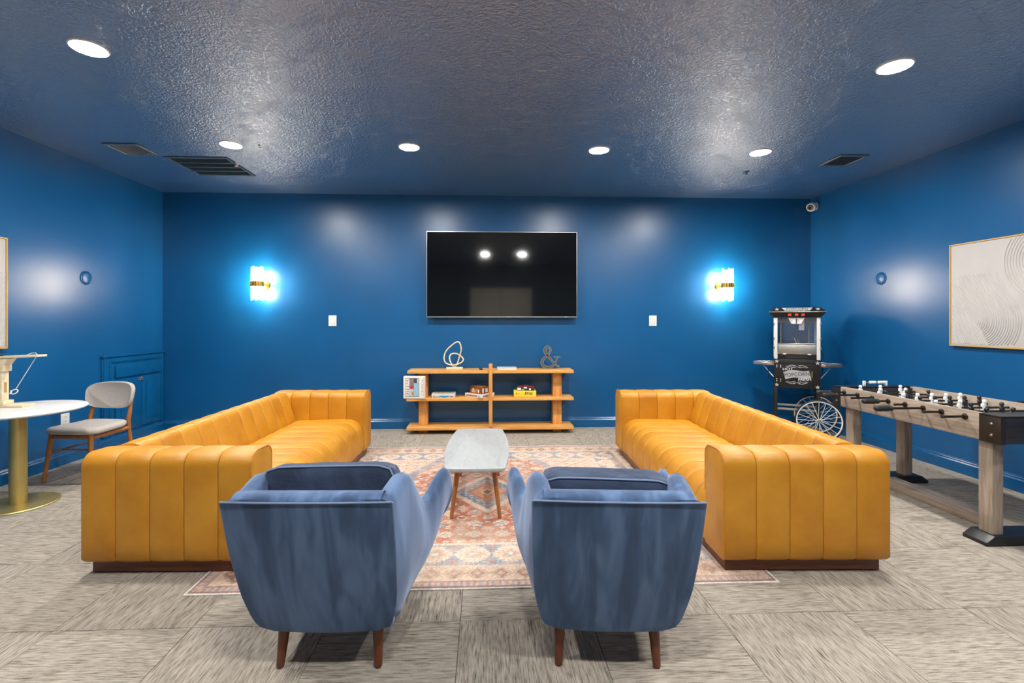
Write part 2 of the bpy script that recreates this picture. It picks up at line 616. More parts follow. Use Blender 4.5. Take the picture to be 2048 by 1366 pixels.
# ------------------------------------------------------------------ recessed ceiling lights
def downlight(x, y, label):
    r = empty('recessed_downlight', (x, y, ZC), 0, label, 'ceiling light', 'recessed ceiling downlights')
    latheo('trim_ring', [(.0901, -.0075), (.0925, -.0090), (.099, -.0065), (.102, -.0001), (.0901, -.0001)], M['offwhite'], r, n=40)
    latheo('lens', [(0, -.0045), (.0900, -.0044), (.0900, -.0036), (0, -.0036)], M['downlight'], r, n=40)
    return r
downlight(-2.365, 2.935, 'large glaring ceiling light in the upper left corner')
downlight(2.624, 2.94, 'large glaring ceiling light in the upper right corner')
downlight(-2.351, 4.497, 'ceiling light beside the wide return grille')
downlight(-.711, 4.49, 'ceiling light in front of the television, the left of the middle pair')
downlight(1.089, 4.50, 'ceiling light in front of the television, the right of the middle pair')
downlight(2.663, 4.495, 'ceiling light nearest the square ceiling vent at right')
downlight(-2.36, 1.36, 'unseen ceiling light added to fill the left foreground')  # outer pair above the frame, added on the grid spacing as extra fill
downlight(2.64, 1.36, 'unseen ceiling light added to fill the right foreground')
downlight(0.0, .55, 'ceiling light over the viewer, the left of two mirrored in the screen')
downlight(.91, .55, 'ceiling light over the viewer, the right of two mirrored in the screen')

# ------------------------------------------------------------------ ceiling grilles and fittings
def grille(name, x0, x1, y0, y1, nslat, along, bars, label):
    r = empty(name, ((x0 + x1) / 2, (y0 + y1) / 2, ZC), 0, label, 'air vent', 'ceiling air grilles')
    hx, hy = (x1 - x0) / 2, (y1 - y0) / 2
    f = .03
    bm = bmesh.new()
    for (a_, b_, c_, d_) in ((-hx, hx, -hy, -hy + f), (-hx, hx, hy - f, hy), (-hx, -hx + f, -hy + f, hy - f), (hx - f, hx, -hy + f, hy - f)):
        abox(bm, a_, b_, c_, d_, -.012, -.0005, .003, 1)
    fin(bm, 'frame', M['grille'], r)
    box('backing', -hx + f, hx - f, -hy + f, hy - f, -.0015, -.0006, M['grille_dark'], r, bev=0)
    L, W = (hx - f, hy - f) if along == 'x' else (hy - f, hx - f)
    bm = bmesh.new()
    abox(bm, -L, L, -.006, .006, -.0008, .0008, 0, 1, RX(math.radians(40)))
    me = bpy.data.meshes.new('slat'); bm.to_mesh(me); bm.free()
    me.materials.append(M['grille'])
    for k in range(nslat):
        p = -W + (k + .5) * 2 * W / nslat
        o = link('slat', me, None, r, (0, p, -.0065) if along == 'x' else (p, 0, -.0065), (0, 0, 0 if along == 'x' else PI / 2))
    for k in range(bars):
        p = -hy + f + (k + 1) * (2 * hy - 2 * f) / (bars + 1)
        box('divider_bar', -hx + f, hx - f, p - .008, p + .008, -.013, -.002, M['grille'], r, bev=.001)
    return r
grille('supply_vent', -3.52, -3.20, 4.50, 4.81, 18, 'y', 0, 'small slatted ceiling vent at left, next to the larger grille')
grille('return_grille', -3.19, -2.57, 4.84, 5.44, 30, 'x', 3, 'wide four-panel return air grille in the ceiling at left')
grille('supply_vent', 3.49, 3.785, 4.525, 4.85, 12, 'x', 0, 'square dark ceiling vent at the right side')

def sprinkler(x, y, mat, label):
    r = empty('fire_sprinkler', (x, y, ZC), 0, label, 'sprinkler', 'ceiling sprinklers')
    latheo('escutcheon', [(.034, -.0005), (.034, -.004), (.02, -.012), (0, -.012)], mat, r)
    latheo('nozzle', [(.009, -.012), (.009, -.02), (.006, -.028), (0, -.028)], mat, r)
    latheo('deflector', [(0, -.028), (.018, -.029), (.018, -.032), (0, -.033)], mat, r)
sprinkler(-2.573, 5.03, M['white'], 'white fire sprinkler at the edge of the return grille')
sprinkler(2.858, 5.086, M['grille'], 'dark fire sprinkler in front of the right far ceiling light')
r = empty('ceiling_speaker', (.369, 2.989, ZC), 0, 'faint round speaker cover painted blue in the middle of the ceiling', 'speaker')
latheo('speaker_rim', [(.085, -.0005), (.095, -.004), (.105, -.004), (.108, -.0005)], M['ceiling'], r, n=36)
latheo('speaker_mesh', [(0, -.004), (.06, -.004), (.086, -.002), (.086, -.0005), (0, -.0005)], M['ceiling'], r, n=36)
r = empty('ceiling_hook', (-2.097, 4.499, ZC), 0, 'tiny dark screw hook in the ceiling near the left far light', 'hook')
latheo('hook_plate', [(.012, -.0005), (.012, -.003), (0, -.003)], M['black'], r, n=12)
tubeo('hook_wire', [(0, 0, -.003), (0, 0, -.02), (.008, 0, -.026), (.014, 0, -.02)], .0022, M['black'], r, 6)

# ------------------------------------------------------------------ security camera in the corner
r = empty('security_camera', (XR, 6.10, 2.905), 0, 'small white dome security camera high in the right corner', 'camera')
latheo('wall_mount', [(0, -.001), (.05, -.001), (.05, -.012), (.04, -.018), (0, -.018)], M['offwhite'], r, mat4=RY(PI / 2))
axis = Vector((-.80, -.45, -.38)).to_track_quat('Z', 'Y').to_matrix().to_4x4()
tubeo('bracket', [(-.018, -.01, 0), (-.05, -.02, -.008)], .016, M['black'], r, 10)
latheo('housing', [(0, -.050), (.03, -.046), (.052, -.028), (.060, 0), (.056, .026), (.050, .036), (.044, .038), (0, .038)], M['white'], r, n=32, mat4=T(-.078, -.03, -.014) @ axis)
latheo('lens_ring', [(.020, .0385), (.040, .0385), (.036, .050), (.020, .050)], M['black'], r, n=28, mat4=T(-.078, -.03, -.014) @ axis)
latheo('lens', [(0, .039), (.019, .039), (.019, .046), (.010, .052), (0, .054)], M['screen'], r, n=20, mat4=T(-.078, -.03, -.014) @ axis)

# ------------------------------------------------------------------ wall plates, discs, outlet
def plate(x, z, label):
    r = empty('blank_wall_plate', (x, YB, z), 0, label, 'wall plate', 'white wall plates')
    box('plate', -.05, .05, -.008, -.0006, -.068, .068, M['white'], r, bev=.003)
    box('insert', -.034, .034, -.0105, -.0078, -.05, .05, M['offwhite'], r, bev=.001)
plate(-1.96, 1.397, 'white blank wall plate on the back wall, left of the television')
plate(2.217, 1.397, 'white blank wall plate on the back wall, right of the television')

def disc(x, y, z, s, label):
    r = empty('round_wall_cover', (x, y, z), 0, label, 'wall cover', 'round wall covers')
    m4 = RY(PI / 2 * s)
    latheo('rim', [(.060, .0006), (.060, .006), (.064, .009), (.069, .008), (.072, .0006)], M['wall'], r, n=36, mat4=m4)
    latheo('cover', [(0, .010), (.05, .011), (.057, .008), (.057, .0006), (0, .0006)], M['wall'], r, n=36, mat4=m4)
disc(XL, 5.04, 1.836, 1, 'round blue cover on the left wall above the grey chair')
disc(XR, 5.067, 1.863, -1, 'round blue cover on the right wall near the framed art')

r = empty('power_outlet', (XL, 4.794, .44), 0, 'white power outlet on the left wall behind the chair', 'outlet')
box('plate', .0006, .006, -.047, .047, -.056, .056, M['white'], r, bev=.002)
for z in (-.022, .022):
    box('socket', .006, .0085, -.018, .018, z - .014, z + .014, M['offwhite'], r, bev=.001)
    for yy in (-.007, .007):
        box('slot', .0085, .0092, yy - .0013, yy + .0013, z - .004, z + .006, M['black'], r, bev=0)

# ------------------------------------------------------------------ sconces
def sconce(x, label):
    r = empty('crystal_sconce', (x, YB, 1.855), 0, label, 'wall lamp', 'crystal wall sconces')
    latheo('back_plate', [(0, .0006), (.085, .0006), (.085, .012), (.07, .02), (.03, .03), (.024, .06), (.03, .1), (0, .1)], M['gold'], r, n=32, mat4=RX(PI / 2))
    cy = -.165
    for k in range(14):
        a = k * 2 * PI / 14
        px, py = .062 * math.cos(a), cy + .062 * math.sin(a)
        top = .205 + .012 * ((k * 5) % 3 - 1)
        bot = -.195 - .012 * ((k * 7) % 3 - 1)
        bm = bmesh.new()
        tube(bm, [(px, py, bot), (px, py, bot + .008), (px, py, top - .008), (px, py, top)], [.007, .0095, .0095, .007], 8)
        fin(bm, 'glass_rod', M['glassrod'], r, auto=50)
    latheo('band', [(.070, -.032), (.078, -.032), (.078, .032), (.070, .032)], M['gold'], r, n=32, mat4=T(0, cy, 0))
    for k in range(16):
        a = k * 2 * PI / 16
        box('band_rib', -.004, .004, -.002, .002, -.033, .033, M['brass'], r, bev=.001, loc=(.079 * math.cos(a), cy + .079 * math.sin(a), 0), rot=(0, 0, a + PI / 2))
    for s in (-1, 1):
        latheo('bulb', [(0, .04), (.016, .042), (.021, .06), (.021, .13), (.012, .15), (0, .154)], M['sconcebulb'], r, n=16, mat4=T(0, cy, 0) @ (RX(PI) if s < 0 else Matrix.Identity(4)))
    latheo('socket', [(0, -.04), (.02, -.04), (.02, .04), (0, .04)], M['gold'], r, n=16, mat4=T(0, cy, 0))
sconce(-2.835, 'lit crystal rod sconce with a gold band, left of the television')
sconce(3.14, 'lit crystal rod sconce with a gold band, near the popcorn cart')

# ------------------------------------------------------------------ television
r = empty('television', (.2215, 6.115, 1.99), 0, 'large flat black television mounted on the back wall', 'television')
HWt, HHt = .968, .551
box('back_shell', -HWt + .02, HWt - .02, 0.0, .035, -HHt + .03, HHt - .03, M['black'], r, bev=.008)
bm = bmesh.new()
fr_ = .0065
abox(bm, -HWt, -HWt + fr_, -.014, .006, -HHt, HHt)
abox(bm, HWt - fr_, HWt, -.014, .006, -HHt, HHt)
abox(bm, -HWt + fr_, HWt - fr_, -.014, .006, HHt - fr_, HHt)
abox(bm, -HWt + fr_, HWt - fr_, -.014, .006, -HHt, -HHt + .014)
fin(bm, 'bezel', M['silver'], r)
box('screen', -HWt + fr_, HWt - fr_, -.0115, .004, -HHt + .014, HHt - fr_, M['screen'], r, bev=0)
box('power_light', .81, .835, -.0152, -.0138, -HHt + .003, -HHt + .009, M['white'], r, bev=0)
bm = bmesh.new()
abox(bm, -.3, .3, .036, .060, -.2, .2, .004)
fin(bm, 'wall_mount', M['black'], r)

# ------------------------------------------------------------------ built-in blue cabinet on the left wall
r = empty('built_in_cabinet', (XL, 5.71, .14), 0, 'blue painted built-in wall cabinet with drawer and two doors', 'cabinet')
def cb(name, y0, y1, z0, z1, d0, d1, parent=None, bev=.003):
    return box(name, d0, d1, y0 - 5.71, y1 - 5.71, z0 - .14, z1 - .14, M['trim'], parent or r, bev)
cb('body', 5.35, 6.135, .141, .97, .0006, .012)
for (a_, b_) in ((5.224, 5.35), (6.135, 6.182)):
    c = cb('side_casing', a_, b_, .141, 1.0, .0006, .022)
    if b_ - a_ > .1:
        cb('casing_bead', a_ + .012, a_ + .03, .141, 1.0, .022, .03, c)
        cb('casing_bead', b_ - .035, b_ - .018, .141, .955, .022, .028, c)
    else:
        cb('casing_bead', a_ + .012, a_ + .025, .141, .985, .022, .028, c)
c = cb('head_casing', 5.35, 6.135, .93, 1.0, .0125, .022)
cb('head_bead', 5.35, 6.135, .945, .958, .022, .028, c)
cb('cornice', 5.215, 6.182, 1.0005, 1.022, .0006, .040)
cb('drawer_front', 5.40, 6.118, .765, .90, .0125, .032, bev=.005)
for (a_, b_) in ((5.40, 5.784), (5.79, 6.118)):
    d = cb('door', a_, b_, .165, .742, .0125, .030, bev=.004)
    cb('door_panel', a_ + .07, b_ - .06, .235, .67, .0302, .036, d, bev=.004)
box('latch', .031, .048, .068, .088, .555, .60, M['steel'], r, bev=.002)
tubeo('lock_ring', [(.034 + .001 * math.sin(k), .045 + .014 * math.cos(k * PI / 6), .572 + .014 * math.sin(k * PI / 6)) for k in range(12)], .003, M['steel'], r, 6, closed=True)
box('hasp', .031, .037, .03, .068, .583, .595, M['steel'], r, bev=.001)

# ================================================================== FURNITURE
# ------------------------------------------------------------------ sofas
def puffed(bm, prof, map3, w, puff=.0042, edge=.009, cap=True):
    """one upholstered channel: profile swept over width w, necked in at both seams"""
    c = np.array(prof)
    nn = len(c)
    tang = np.roll(c, -1, 0) - np.roll(c, 1, 0)
    nrm = np.stack([tang[:, 1], -tang[:, 0]], 1)
    nrm /= np.linalg.norm(nrm, axis=1)[:, None] + 1e-9
    secs = []
    e = edge / w
    for u, off in ((0, -1.7), (e * .35, -.5), (e, .0), (.3, .55), (.5, .7), (.7, .55), (1 - e, .0), (1 - e * .35, -.5), (1, -1.7)):
        q = c + nrm * off * puff
        secs.append([map3(p[0], p[1], u * w) for p in q])
    loft(bm, secs, True, cap)

def arcpts(cx_, cy_, r_, a0, a1, n):
    return [(cx_ + r_ * math.cos(math.radians(lerp(a0, a1, k / n))), cy_ + r_ * math.sin(math.radians(lerp(a0, a1, k / n)))) for k in range(n + 1)]

def line(p, q, n):
    return [(lerp(p[0], q[0], k / n), lerp(p[1], q[1], k / n)) for k in range(n)]

SL, SD, SH, ZB, AT = 2.46, .925, .672, .078, .235     # sofa length, depth, height, leather bottom, arm thickness
def make_sofa(label, loc, rz):
    r = empty('channel_sofa', loc, rz, label, 'sofa', 'mustard leather channel sofas')
    # clockwise profiles so that the computed normals point outwards
    arm_prof = ([(0, ZB + .02)] + line((0, ZB + .02), (0, SH - .075), 6)[1:] + arcpts(.075, SH - .075, .075, 180, 90, 6)
                + line((.075, SH), (AT - .06, SH - .004), 3)[1:] + arcpts(AT - .06, SH - .064, .06, 90, 0, 5)
                + line((AT, SH - .064), (AT, ZB + .02), 6)[1:] + [(AT, ZB), (.02, ZB)])
    def ccheck(pf):
        a = sum(p[0] * q[1] - q[0] * p[1] for p, q in zip(pf, pf[1:] + pf[:1]))
        return pf if a < 0 else pf[::-1]
    arm_prof = ccheck(arm_prof)
    # normals in puffed(): (ty,-tx) of a clockwise loop points ... inwards for cw -> use ccw
    arm_prof = arm_prof[::-1]
    W5 = SD / 5
    for e, (y0, sgn) in enumerate(((0, 1), (SL, -1))):
        arm = empty('arm')
        arm.parent = r
        for k in range(5):
            bm = bmesh.new()
            puffed(bm, arm_prof, lambda a, z, u, k=k: (k * W5 + u, y0 + sgn * a, z), W5)
            fin(bm, 'leather_channel', M['leather'], arm, auto=60)
        # piping round the front end of the arm
        pp = [(0.003, y0 + sgn * a, z) for a, z in arcpts(.075, SH - .075, .077, 180, 90, 6) + arcpts(AT - .06, SH - .064, .062, 90, 0, 5)]
        pp = [(0.003, y0 - sgn * .002, ZB + .01)] + pp + [(0.003, y0 + sgn * (AT + .002), .39)]
        tubeo('piping', pp, .0035, M['seam'], arm, 6)
    y_in0, y_in1 = AT + .003, SL - AT - .003
    NCH = 11
    Wc = (y_in1 - y_in0) / NCH
    back_prof = ([(SD, ZB + .02)] + line((SD, ZB + .02), (SD, SH - .07), 5)[1:] + arcpts(SD - .07, SH - .07, .07, 0, 90, 6)
                 + arcpts(SD - .105, SH - .05, .05, 90, 165, 5) + line((SD - .155, SH - .04), (SD - .245, .36), 6)[1:] + [(SD - .25, .30), (SD - .25, ZB)])
    back = empty('backrest'); back.parent = r
    seat = empty('seat'); seat.parent = r
    seat_prof = ([(.02, ZB)] + [(SD - .252, ZB), (SD - .252, .37), (SD - .262, .392)] + line((SD - .262, .392), (.17, .402), 6)[1:]
                 + arcpts(.16, .252, .150, 88, 178, 9) + line((.008, .25), (.006, ZB + .02), 4)[1:])
    for k in range(NCH):
        bm = bmesh.new()
        puffed(bm, back_prof, lambda x, z, u, k=k: (x, y_in0 + k * Wc + u, z), Wc, .004)
        fin(bm, 'leather_channel', M['leather'], back, auto=60)
        bm = bmesh.new()
        puffed(bm, seat_prof, lambda x, z, u, k=k: (x, y_in0 + k * Wc + u, z), Wc, .005)
        fin(bm, 'leather_channel', M['leather'], seat, auto=60)
    box('plinth', .03, SD - .03, .045, SL - .045, .0085, ZB - .001, M['walnut'], r, bev=.003)
    return r
# local +y runs along the sofa, local x=0 is the seat front
make_sofa('mustard leather channel sofa on the right, beside the foosball table', (1.305, 2.555, 0), math.radians(-2.0))
make_sofa('mustard leather channel sofa on the left, beside the round table', (-1.215, 2.650 + SL, 0), math.radians(180 - 1.4))

# ------------------------------------------------------------------ velvet armchairs
def rounded_cushion(name, sx, sy, sz, mat, parent, mat4, pw=5.0, bulge=.25, piping=None):
    bm = bmesh.new()
    bmesh.ops.create_cube(bm, size=2.0)
    bmesh.ops.subdivide_edges(bm, edges=bm.edges[:], cuts=9, use_grid_fill=True)
    for v_ in bm.verts:
        p = np.array(v_.co)
        s = (np.abs(p) ** pw).sum() ** (1 / pw)
        q = p / s
        k = 1 + bulge * (1 - q[0] ** 2) * (1 - q[2] ** 2)
        wr = .02 * math.sin(9 * q[0] + 3 * q[2]) * (1 - abs(q[1]))
        v_.co = (q[0] * sx, q[1] * sy * k, (q[2] + wr) * sz)
    bmesh.ops.transform(bm, matrix=mat4, verts=bm.verts[:])
    o = fin(bm, name, mat, parent, smooth=True)
    if piping:
        pts = []
        for k in range(48):
            a = k * 2 * PI / 48
            ca, sa = math.cos(a), math.sin(a)
            s = (abs(ca) ** pw + abs(sa) ** pw) ** (1 / pw)
            pts.append(mat4 @ Vector((ca / s * sx * .982, piping * sy * .88, sa / s * sz * .982)))
        tubeo('cushion_piping', pts, .0045, M['velvetpipe'], o, 6, closed=True)
    return o

def make_armchair(label, loc, rz, pil_rot, pil_yz):
    r = empty('velvet_armchair', loc, rz, label, 'armchair', 'blue velvet armchairs')
    # --- back: sections stacked in height
    secs = []
    NV = 28
    zb, zt = .175, .752
    hw = lambda v_: interp(v_, [0, .012, .03, .06, .12, .3, .65, 1], [.205, .232, .250, .264, .276, .294, .303, .305])
    prof_y = lambda v_: -.355 - .185 * v_ - .012 * math.sin(PI * v_)
    bm = bmesh.new()
    loops = []
    NX = 12
    outer = []
    for i in range(NV + 1):
        v_ = i / NV
        h = hw(v_)
        outer.append([(lerp(-h, h, k / NX), prof_y(v_) + .012 * (2 * k / NX - 1) ** 2 * 1.0, lerp(zb, zt, v_)) for k in range(NX + 1)])
    # rolled top then inner face
    rolls = []
    for a in (30, 60, 90, 120, 150, 180):
        ca, sa = math.cos(math.radians(180 - a)), math.sin(math.radians(180 - a))
        rolls.append([(lerp(-.266, .266, k / NX), prof_y(1) + .048 + .048 * ca * 1.0, zt + .026 * sa) for k in range(NX + 1)])
    inner = []
    for v_ in (.8, .5, .25):
        inner.append([(lerp(-.28, .28, k / NX), prof_y(v_) + .10, lerp(zb, zt, v_)) for k in range(NX + 1)])
    bot = [[(lerp(-.225, .225, k / NX), -.30, zb) for k in range(NX + 1)]]
    loft(bm, outer + rolls + inner + bot, closed=False)
    bmesh.ops.holes_fill(bm, edges=[e for e in bm.edges if e.is_boundary], sides=0)
    back = fin(bm, 'backrest', M['velvet'], r, auto=55)
    tubeo('back_piping', [(x, prof_y(1) + .010 * (x / .305) ** 2 - .001, zt + .002) for x in np.linspace(-.305, .305, 14)], .004, M['velvetpipe'], back, 6)
    # --- arms
    for s in (-1, 1):
        bm = bmesh.new()
        secs = []
        for t_ in [0, .03, .06, .1, .14, .18, .22, .26, .31, .36, .42, .5, .58, .66, .74, .8, .86, .9, .94, .97, .99, 1.0]:
            zt_ = interp(t_, [0, .06, .12, .18, .24, .28, .32, .36, .42, .48, .54, .6, .68, .76, .84, .9, .94, .97, .99, 1.0],
                         [.760, .764, .770, .778, .784, .782, .768, .738, .672, .612, .574, .562, .572, .594, .618, .628, .622, .602, .572, .53])
            zb_ = interp(t_, [0, .8, .92, 1], [.180, .180, .20, .28])
            th = interp(t_, [0, .1, .3, .8, .94, .99, 1], [.07, .085, .08, .072, .06, .04, .02])
            xb = interp(t_, [0, .06, .15, .6, 1], [.222, .252, .272, .288, .290])
            xt = interp(t_, [0, .28, .5, .75, 1], [.302, .322, .348, .395, .432])
            hh = .055
            yo = lambda v_: lerp(prof_y((lerp(zb_, zt_ - hh, v_) - zb) / (zt - zb)) + .024 - .012 * v_, lerp(.29, .345, v_), t_)
            loop = []
            K = 9
            ztop = zt_ - hh
            for k in range(K + 1):
                v_ = k / K
                bul = lerp(.028, .05, min(1, t_ * 3)) if t_ < .33 else lerp(.05, .035, (t_ - .33) / .67)
                xx_ = lerp(xb, xt, v_) + bul * math.sin(PI * v_)
                if t_ < .05:
                    xx_ = min(xx_, hw(v_) - .004)
                loop.append((xx_, yo(v_), lerp(zb_, ztop, v_)))
            rr = th / 2
            for a in (28, 58, 90, 122, 152):
                loop.append((xt - rr + rr * math.cos(math.radians(a)), yo(1), ztop + hh * math.sin(math.radians(a))))
            for v_ in (.98, .7, .45, .2):
                loop.append((lerp(xb, xt, v_) - th, yo(v_), lerp(zb_, ztop, v_)))
            loop.append((xb - th, yo(0), zb_))
            secs.append([(s * x, y, z) for x, y, z in loop])
        loft(bm, secs, True, True)
        arm = fin(bm, 'arm', M['velvet'], r, auto=70)
        # seam piping down the rear corner and along the arm crest
        seam = [(s * (hw(v_) + .003), prof_y(v_) + .014, lerp(zb + .02, zt, v_)) for v_ in np.linspace(0.02, 1, 14)]
        tubeo('arm_piping', seam, .0032, M['velvetpipe'], arm, 6)
    # --- seat base and cushions
    bm = bmesh.new()
    abox(bm, -.262, .262, -.33, .30, .172, .30, .02, 3)
    fin(bm, 'seat_base', M['velvet'], r, auto=50)
    rounded_cushion('seat_cushion', .255, .075, .30, M['velvet'], r, T(0, .02, .37) @ RX(PI / 2), 6, .12)
    rounded_cushion('back_cushion', .272, .075, .20, M['velvetdark'], r, T(0, pil_yz[0], pil_yz[1]) @ RY(pil_rot[1]) @ RX(pil_rot[0]), 9.0, .22, piping=-1)
    # --- legs
    for (lx, ly) in ((-.19, -.27), (.19, -.27), (-.2, .24), (.2, .24)):
        bm = bmesh.new()
        sx_, sy_ = (.008 if lx > 0 else -.008), (-.03 if ly < 0 else .03)
        g0 = .001 if ly < 0 else .0082
        tube(bm, [(lx + sx_, ly + sy_, g0), (lx + sx_ * .95, ly + sy_ * .95, g0 + .005), (lx, ly, .178)], [.0125, .0155, .024], 14)
        fin(bm, 'leg', M['walnutleg'], r, auto=50)
    return r
make_armchair('blue velvet armchair on the left, its loose cushion leaning upright', (-.618, 2.245, 0), math.radians(-2.0), (math.radians(-10), math.radians(-1.0)), (-.265, .605))
make_armchair('blue velvet armchair on the right, its loose cushion sunk low behind the arms', (.520, 2.205, 0), math.radians(-4.6), (math.radians(3), math.radians(1.2)), (-.215, .562))

# ------------------------------------------------------------------ rug (woven colours stored per vertex)
RX0, RX1, RY0, RY1 = -1.535, 1.575, 2.475, 5.265
nxr, nyr = 410, 372
xs = np.linspace(RX0, RX1, nxr); ys = np.linspace(RY0, RY1, nyr)
GX, GY = np.meshgrid(xs, ys)
ex = np.minimum(GX - RX0, RX1 - GX)
ey = np.minimum(GY - RY0, RY1 - GY)
ed = np.minimum(ex, ey)
CORAL, CREAM, BLU, TEAL, BROWN, ORNG, PINK = [np.array(srgb(*c)[:3]) for c in
    ((180, 116, 94), (210, 194, 176), (120, 138, 154), (150, 168, 168), (118, 84, 72), (200, 148, 100), (200, 162, 144))]
colr = np.zeros(GX.shape + (3,))
def paint(mask, c, a=1.0):
    m = (mask.astype(float) * a)[..., None]
    colr[:] = colr * (1 - m) + c * m
def cell(u, p):
    k = np.floor(u / p)
    return u - (k + .5) * p, k
def vnoise(shape, f, seed):
    g = np.random.default_rng(seed).random((int(shape[0] / f) + 3, int(shape[1] / f) + 3))
    yy = np.arange(shape[0]) / f; xx = np.arange(shape[1]) / f
    y0_ = yy.astype(int); x0_ = xx.astype(int)
    fy = (yy - y0_)[:, None]; fx = (xx - x0_)[None]
    return (g[y0_][:, x0_] * (1 - fy) * (1 - fx) + g[y0_ + 1][:, x0_] * fy * (1 - fx) + g[y0_][:, x0_ + 1] * (1 - fy) * fx + g[y0_ + 1][:, x0_ + 1] * fy * fx)
RCX, RCY = (RX0 + RX1) / 2, (RY0 + RY1) / 2
lx, ly = GX - RCX, GY - RCY
paint(np.ones_like(GX, bool), CORAL)
# field ornament: mirrored rows of stepped diamonds, rosettes and fish-like leaves
ax_, ay_ = np.abs(lx), np.abs(ly)
for (p, q, ox, oy, rad, ca, cb_) in ((.185, .17, 0, 0, .056, CREAM, TEAL), (.185, .17, .092, .085, .04, CREAM, BROWN), (.25, .29, .05, .09, .045, BLU, CREAM), (.085, .095, .03, .04, .016, CREAM, BLU), (.062, .071, .01, .02, .010, CREAM, BROWN)):
    u, ku = cell(ax_ + ox, p); v_, kv = cell(ay_ + oy, q)
    dd = np.abs(u) * 1.0 + np.abs(v_) * 1.25
    st = np.floor(dd / .011) * .011
    sel = ((ku * 7 + kv * 5) % 3) != 1
    paint(sel & (st < rad) & (st > rad * .55), ca, .8)
    paint(sel & (st < rad * .4), cb_, .75)
    arms = (np.abs(np.abs(u) - np.abs(v_)) < .010) & (dd < rad * 1.35)
    paint(sel & arms, ca, .6)
    leaf = (np.abs(u) < rad * .9) & (np.abs(np.abs(v_) - rad * .8 * (1 - (u / (rad * .9)) ** 2)) < .008)
    paint(~sel & leaf, ca, .8)
    paint(~sel & (np.abs(v_) < .01) & (np.abs(u) < rad * .6), cb_, .8)
# cream corner areas of the field
dist = np.abs(lx) / .78 + np.maximum(np.abs(ly) - .45, 0) / 1.5
step = np.floor(dist * 16) / 16
corner = (step > .88) & (ed > .5)
paint(corner, CREAM, .66)
paint((step > .80) & (step <= .88) & (ed > .5), BLU, .7)
u, ku = cell(lx, .09); v_, kv = cell(ly, .085)
paint(corner & ((np.abs(u) + np.abs(v_)) < .03), PINK, .7)
paint(corner & ((np.abs(u) + np.abs(v_)) < .014), BLU, .8)
paint(corner & (np.abs(v_ - u) < .006), BROWN, .35)
# middle medallion
md = np.abs(lx) / .27 + np.abs(ly) / .36
ms = np.floor(md * 14) / 14
paint(ms < 1.22, CORAL, .8)
paint(ms < 1.15, CREAM, .85)
paint(ms < 1.0, BLU, .95)
paint((ms < .62), CORAL, .9)
paint((ms < .45), ORNG, .7)
paint((ms < .2), CREAM, .9)
paint((ms < .1), BROWN, .9)
u, ku = cell(lx, .05); v_, kv = cell(ly, .05)
paint((ms < 1.0) & (ms > .62) & ((np.abs(u) + np.abs(v_)) < .015), CREAM, .8)
paint((ms < .62) & (ms > .2) & ((np.abs(u) + np.abs(v_)) < .012), BLU, .6)
paint((ms > .80) & (ms < .87), BROWN, .4)
# wide blue band of cream medallions
def band(lo, hi, base):
    m = (ed >= lo) & (ed < hi)
    paint(m, base)
    return m
m = band(.235, .50, BLU)
al = np.where(ex < ey, GY - RY0, GX - RX0)
vv = ed - .3675
u, ku = cell(al, .225)
dd = np.sqrt((u / .108) ** 2 + (vv / .105) ** 2) * .72 + (np.abs(u) / .105 + np.abs(vv) / .115) * .28 + .10 * (np.floor(u / .012) % 2) * (np.floor(vv / .012) % 2)
ds = np.floor(dd * 10) / 10
paint(m & (ds < .95), CREAM, .95)
paint(m & (ds < .55), np.array(srgb(196, 140, 112)[:3]), .75)
paint(m & (ds < .34), BLU, .8)
paint(m & (ds < .15), CREAM, .9)
uu_, _ = cell(al, .028); vv_, _ = cell(ed, .026)
paint(m & ((np.abs(uu_) + np.abs(vv_)) < .008), CREAM, .55)
paint(m & (ds > .55) & (ds < .85) & ((np.abs(uu_ - .006) + np.abs(vv_)) < .008), BROWN, .45)
u2, _ = cell(al + .1125, .225)
paint(m & ((np.abs(u2) + np.abs(np.abs(vv) - .09)) < .03), CORAL, .6)
paint((ed > .485) & (ed < .505), CREAM, .9)
paint((ed > .225) & (ed < .24), CREAM, .9)
# cream band of small brown diamonds
m = band(.075, .225, np.array(srgb(206, 180, 160)[:3]))
u, ku = cell(al, .13)
vv = ed - .15
dd = np.abs(u) / .045 + np.abs(vv) / .05
paint(m & (dd < 1.0), BROWN, .75)
paint(m & (dd < .45), PINK, .8)
paint(m & (np.abs(np.abs(vv) - .055 + np.abs(u) * .9) < .007), BROWN, .45)
m = band(.028, .075, PINK)
u, ku = cell(al, .034)
paint(m & (np.abs(u) < .009), BLU, .7)
paint((ed > .066) & (ed < .078), BROWN, .55)
m = band(.014, .028, np.array(srgb(150, 120, 116)[:3]))
band(0, .014, np.array(srgb(226, 220, 212)[:3]))
# abrasion and yarn variation
ab = vnoise(GX.shape, 26, 3) * .6 + vnoise(GX.shape, 7, 4) * .4
m = np.clip((ab - .30) * 2.0, 0, .8)[..., None] * (ed > .03)[..., None]
colr = colr * (1 - m * .7) + np.array(srgb(202, 180, 162)[:3]) * m * .7
colr *= (0.80 + .40 * rng.random(GX.shape))[..., None]
colr *= (0.93 + .14 * vnoise(GX.shape, 2.2, 9))[..., None]
zz = np.where(ed < .02, .0050, .0060)
verts = np.stack([GX, GY, zz + 0 * GX], -1).reshape(-1, 3)
idx = np.arange(nxr * nyr).reshape(nyr, nxr)
quads = np.stack([idx[:-1, :-1], idx[:-1, 1:], idx[1:, 1:], idx[1:, :-1]], -1).reshape(-1, 4)
me = bpy.data.meshes.new('patterned_rug')
me.vertices.add(len(verts)); me.vertices.foreach_set('co', verts.ravel())
